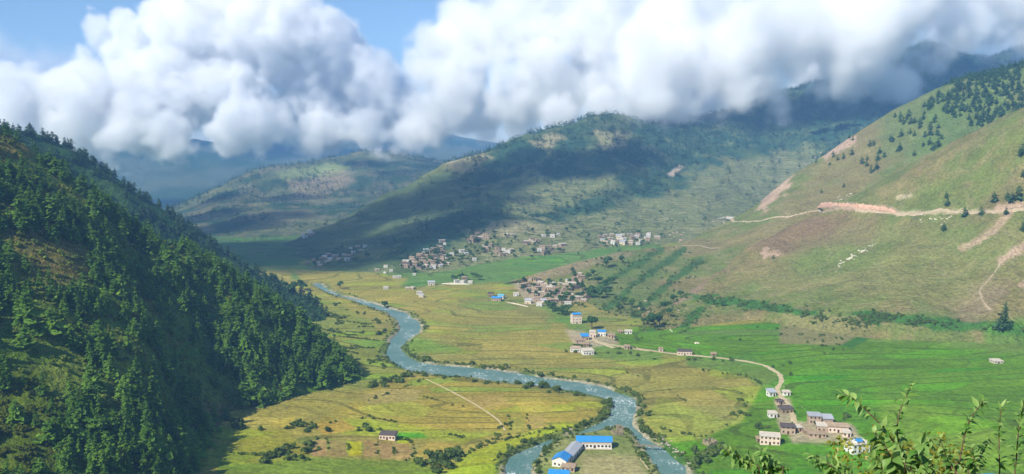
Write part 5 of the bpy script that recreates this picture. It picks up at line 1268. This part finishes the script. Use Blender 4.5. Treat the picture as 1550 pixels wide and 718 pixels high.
def rocks(pts, kind, s0, s1, label, group, seed):
    rr = random.Random(seed)
    for px, py in pts:
        p = on(px, py)
        if p is None: continue
        o = link('boulder', RM[kind][rr.randrange(4)]); o.location = p; o.rotation_euler = (rr.uniform(-.3, .3), rr.uniform(-.3, .3), rr.random() * 6); s = s0 + (s1 - s0) * rr.random() ** 2; o.scale = (s, s, s * .7); tag(o, label, 'rock', group)
def jit(line, n, w, seed):
    rr = random.Random(seed); out = []
    for _ in range(n):
        i = rr.randrange(len(line) - 1); f_ = rr.random(); out.append((line[i][0] + (line[i+1][0] - line[i][0]) * f_ + rr.gauss(0, w), line[i][1] + (line[i+1][1] - line[i][1]) * f_ + rr.gauss(0, w * .7)))
    return out
rocks(jit([(1262,408),(1285,393),(1300,382),(1316,371),(1322,370)], 34, 3.5, 1), 'w', .6, 2.2, 'white boulder in the streak across the middle of the dry slope', 'white boulders on the dry slope', 1)
rocks(jit([(1285,392),(1292,388)], 8, 2.5, 2), 'w', 1.2, 2.6, 'large white boulder at the thick end of the boulder streak', 'large white boulders on the dry slope', 2)
rocks(jit([(1398,325),(1420,330),(1440,333),(1390,335)], 18, 4, 3), 'w', .7, 2.0, 'pale boulder spilled below the hillside road', 'boulders below the hillside road', 3)
rocks(jit([(1020,352),(1035,358),(1028,365),(1045,350)], 24, 4, 4), 'p', 1, 2.8, 'pinkish rock in the outcrop on the shoulder above the far village', 'outcrop on the shoulder', 4)
rocks(jit([(1150,312),(1175,285),(1205,258),(1240,238),(1265,222)], 30, 4, 5), 'p', 1, 3, 'reddish rock along the skyline edge of the right hill', 'rocks along the skyline edge', 5)
rocks(jit([(1155,380),(1178,383),(1160,388)], 10, 4, 6), 'p', 1, 2.4, 'pink rock at the small landslip below the road', 'rocks at the small landslip', 6)
rocks(jit([(970,475),(985,462),(1000,455),(1030,470),(1045,465)], 26, 7, 7), 'p', .6, 2, 'brown rock on the scree above the corner of the paddies', 'scree above the paddies', 7)
rocks(jit([(1262,306),(1275,298),(1300,288),(1250,312)], 12, 2.5, 8), 'w', .8, 1.8, 'pale rock on the crest above the hillside road', 'rocks above the hillside road', 8)
rocks(jit([(848,655),(866,650),(900,645),(922,636)], 14, 2, 9), 'g', .5, 1.3, 'grey river boulder under the bank of the golden field', 'boulders under the golden field', 9)
rocks(jit([(992,664),(1010,672),(1025,684),(1035,700)], 26, 4, 10), 'g', .5, 1.6, 'pale boulder on the gravel bar of the right bank', 'boulders on the gravel bar', 10)
rocks(jit([(990,700),(1015,710),(1000,690),(1030,716)], 12, 5, 11), 'g', .4, 1.0, 'boulder breaking the rapids of the right branch', 'boulders in the rapids', 11)
rocks(jit([(1120,430),(1260,420),(1380,440),(1480,450),(1200,400)], 30, 25, 12), 'p', .3, .9, 'small stone scattered on the dry slope', 'stones on the dry slope', 12)
rocks([(1055,520)], 'w', 2.4, 2.4, 'big yellowish boulder standing in the paddies above the pinkish house', None, 13)
rocks([(1017,502),(1015,500)], 'w', 1.2, 1.4, 'white stone at the top edge of the green paddies', 'white stones at the paddy edge', 14)
rocks(jit([(1200,640),(1215,655),(1290,655),(1180,600),(1170,560)], 24, 5, 15), 'p', .4, 1.2, 'stone in the rubble around the right hamlet', 'rubble around the hamlet', 15)

# ---------------------------------------------------------------- leafy twigs in front of the photographer
def leaf_near(name, rgb, rgb2):
    t = NT(name); g = t.n('ShaderNodeNewGeometry'); c = t.mix(g.outputs['Random Per Island'], rgb, rgb2)
    t.l(c, t.b.inputs['Base Color']); t.b.inputs['Roughness'].default_value = .45; t.b.inputs['Specular IOR Level'].default_value = .35
    tr = t.n('ShaderNodeBsdfTranslucent'); t.l(c, tr.inputs[0]); mx = t.n('ShaderNodeMixShader'); mx.inputs[0].default_value = .35
    t.l(t.b.outputs[0], mx.inputs[1]); t.l(tr.outputs[0], mx.inputs[2]); t.l(mx.outputs[0], t.out.inputs[0]); return t.m
NEAR = leaf_near('twig leaves', (.08, .21, .03), (.33, .48, .14)); NEARY = leaf_near('yellow green leaves', (.16, .22, .02), (.34, .32, .05)); STEM = flat_mat('twig bark', (.12, .08, .05), .8, .3, 30)
def leaf_geo(base, d, nrm, L, Wd, droop, rr):
    """one folded, pointed, drooping blade: two rows of faces either side of the midrib"""
    d = d.normalized(); s = d.cross(nrm).normalized(); n = s.cross(d).normalized(); co = []; prof = [(0, .04), (.2, .7), (.45, 1), (.7, .75), (.9, .3), (1, .02)]
    p = base.copy(); seg = L / 5; dd = d.copy(); rows = []
    for i, (t_, w) in enumerate(prof):
        if i: dd = (dd + Vector((0, 0, -droop))).normalized(); p = p + dd * seg * (1.0)
        up = s.cross(dd).normalized()
        rows.append((p - s * w * Wd / 2 + up * w * Wd * .12, p.copy(), p + s * w * Wd / 2 + up * w * Wd * .12))
    co = [tuple(q) for r_ in rows for q in r_]; f = []
    for i in range(len(prof) - 1):
        a = i * 3; f += [(a, a + 1, a + 4, a + 3), (a + 1, a + 2, a + 5, a + 4)]
    return co, f
def sprig(line, Y, label, seed, leaf=.10, n=26, mat=None, tip_only=0.0, wid=.4, droop=.25, rad=.0042, dense_end=True):
    rr = random.Random(seed); pts = [P(a, b, Y + rr.uniform(-.08, .08)) for a, b in line]; b0 = pts[0]
    gz = 178.3 - .47 * b0.y - .8; root = Vector((b0.x + .05, b0.y + .1, gz - .2)); mid = root.lerp(b0, .5) + Vector((.06, .05, 0))
    full = [root, mid] + pts; fine = []
    for i in range(len(full) - 1):
        m_ = 6; p0 = full[max(0, i-1)]; p1 = full[i]; p2 = full[i+1]; p3 = full[min(len(full)-1, i+2)]
        for j in range(m_):
            t_ = j / m_; fine.append(.5 * ((2*p1) + (p2-p0)*t_ + (2*p0-5*p1+4*p2-p3)*t_*t_ + (3*p1-p0-3*p2+p3)*t_**3))
    fine.append(full[-1]); N_ = len(fine); co = []
    base = fine[0].copy()
    for i, p in enumerate(fine):
        rr_ = rad * (1.9 - 1.5 * i / N_); d = (fine[min(N_-1, i+1)] - fine[max(0, i-1)]).normalized(); u = d.cross(Vector((0, 1, .1))).normalized(); w = d.cross(u)
        for k in range(6): a = k / 6 * 2 * math.pi; co.append(tuple(p - base + u * rr_ * math.cos(a) + w * rr_ * math.sin(a)))
    f = [(i*6+k, i*6+(k+1) % 6, (i+1)*6+(k+1) % 6, (i+1)*6+k) for i in range(N_-1) for k in range(6)]
    o = bpy.data.objects.new('leafy_twig', None); COL.objects.link(o); o.location = base
    me = np_mesh('stem', np.array(co), np.array(f), True); me.materials.append(STEM); link('stem', me, o)
    lc, lf, nn = [], [], 0; start = 12
    n = int(n * 1.9)
    for j in range(n):
        t_ = start + (N_ - 1 - start) * ((j + .5) / n) ** (1 / (1 + tip_only)); i = min(N_ - 2, int(t_)); p = fine[i].lerp(fine[i+1], t_ - i); d = (fine[i+1] - fine[i]).normalized()
        a = j * 2.4 + rr.uniform(-.3, .3); u = d.cross(Vector((0, 0, 1))); u = u.normalized() if u.length > .1 else Vector((1, 0, 0)); w = d.cross(u).normalized(); side = (u * math.cos(a) + w * math.sin(a))
        dirn = (side * .9 + d * .65 + Vector((0, 0, .1))).normalized(); nr = Vector((rr.uniform(-.4, .4), rr.uniform(-.6, .1), 1)).normalized()
        L = leaf * rr.uniform(.4, .8) * (1.0 if j < n * .8 else .75)
        c, f_ = leaf_geo(p - base, dirn, nr, L, L * wid, droop * rr.uniform(.5, 1.6), rr); lc += c; lf += [tuple(q + nn for q in z_) for z_ in f_]; nn += len(c)
    me = np_mesh('leaves', np.array(lc), np.array(lf), True); me.materials.append(mat or NEAR); link('leaves', me, o)
    return tag(o, label, 'twig', 'leafy twigs in the foreground')
sprig([(1392,735),(1372,700),(1352,668),(1335,645),(1312,622),(1292,604),(1276,597),(1270,600)], 5.2, 'twig arching left with drooping leaf tips, reaching furthest left over the paddies', 1, .12, 30)
sprig([(1380,735),(1366,690),(1358,655),(1362,625),(1372,600),(1380,582)], 5.0, 'upright twig beside the arching one, tallest over the paddies', 2, .115, 28)
sprig([(1372,735),(1358,710),(1345,685),(1335,668),(1322,655)], 4.6, 'dark broad leaved shoot under the arching twig', 3, .15, 24, wid=.5)
sprig([(1395,735),(1392,712),(1388,690),(1395,672)], 4.6, 'short dark leafy shoot right of the upright twig', 33, .15, 20, wid=.5)
sprig([(1445,735),(1452,700),(1460,660),(1470,632),(1485,612),(1490,604)], 5.4, 'twig with drooping oval leaves between the two tall ones at right', 4, .12, 30)
sprig([(1440,735),(1438,708),(1430,685),(1422,662)], 5.6, 'pale leafy shoot left of the drooping oval leaved twig', 5, .11, 22)
sprig([(1478,735),(1480,705),(1490,680),(1500,668)], 5.5, 'short leafy shoot under the drooping oval leaved twig', 6, .11, 20)
sprig([(1512,735),(1513,700),(1512,660),(1514,630),(1516,612)], 5.8, 'straight pale stalk with upturned leaves, second from the right edge', 7, .12, 26, droop=.1, wid=.28)
sprig([(1535,735),(1538,700),(1541,660),(1546,630),(1550,606)], 5.6, 'straight stalk with narrow leaves at the right edge', 8, .12, 28, droop=.1, wid=.28)
sprig([(1275,735),(1268,718),(1256,704),(1242,697),(1228,692)], 4.8, 'low twig with dark leaves in front of the white house', 9, .13, 24, wid=.5)
sprig([(1290,735),(1280,724),(1270,712),(1262,704)], 4.8, 'dark leafy tuft just below the white house', 10, .13, 20, wid=.5)
sprig([(1150,735),(1140,714),(1128,698),(1110,688),(1096,680)], 5.2, 'bright broad leaved twig at the bottom left of the shrubs', 11, .13, 26, wid=.45)
sprig([(1160,735),(1162,712),(1160,696),(1152,684)], 5.2, 'bright broad leaved twig right of the lowest left one', 12, .13, 24, wid=.45)
sprig([(1185,735),(1182,718),(1172,704)], 5.2, 'low leafy tip peeping over the bottom edge', 13, .12, 16, wid=.45)
sprig([(1412,735),(1408,712),(1398,694),(1402,676),(1410,664)], 5.1, 'dense leafy shoot between the upright twig and the pale shoot', 41, .12, 26)
sprig([(1355,735),(1340,716),(1330,702),(1322,694)], 5.1, 'low dense shoot leaning left under the arching twig', 42, .12, 24)
sprig([(1465,735),(1466,714),(1474,696),(1470,678)], 5.0, 'low bushy shoot under the drooping oval leaves', 43, .12, 24)
# yellow-green bush a little further down the slope
for k, (a, b, Y_, s) in enumerate([(1385, 706, 16, .5), (1368, 712, 15, .55), (1340, 732, 14, .42), (1440, 722, 16, .5)]):
    cr = blob_crown(1.2, 1.1, .4, 900, .11, 300 + k, 6, .9); tk = trunk(1.2, .05, .01, 5, 4, .08, k, -6.0)
    o = bpy.data.objects.new('yellow_bush', None); COL.objects.link(o); o.location = P(a, b, Y_); o.scale = (s, s, s)
    me = mk('foliage', cr, NEARY); link('foliage', me, o); me = mk('stem', tk, STEM, True); link('stem', me, o)
    tag(o, ['yellow green bush behind the arching twig', 'yellow green bush at the foot of the upright twig', 'yellow green bush at the bottom edge below the white house', 'small yellow green bush left of the drooping twig'][k], 'bush')
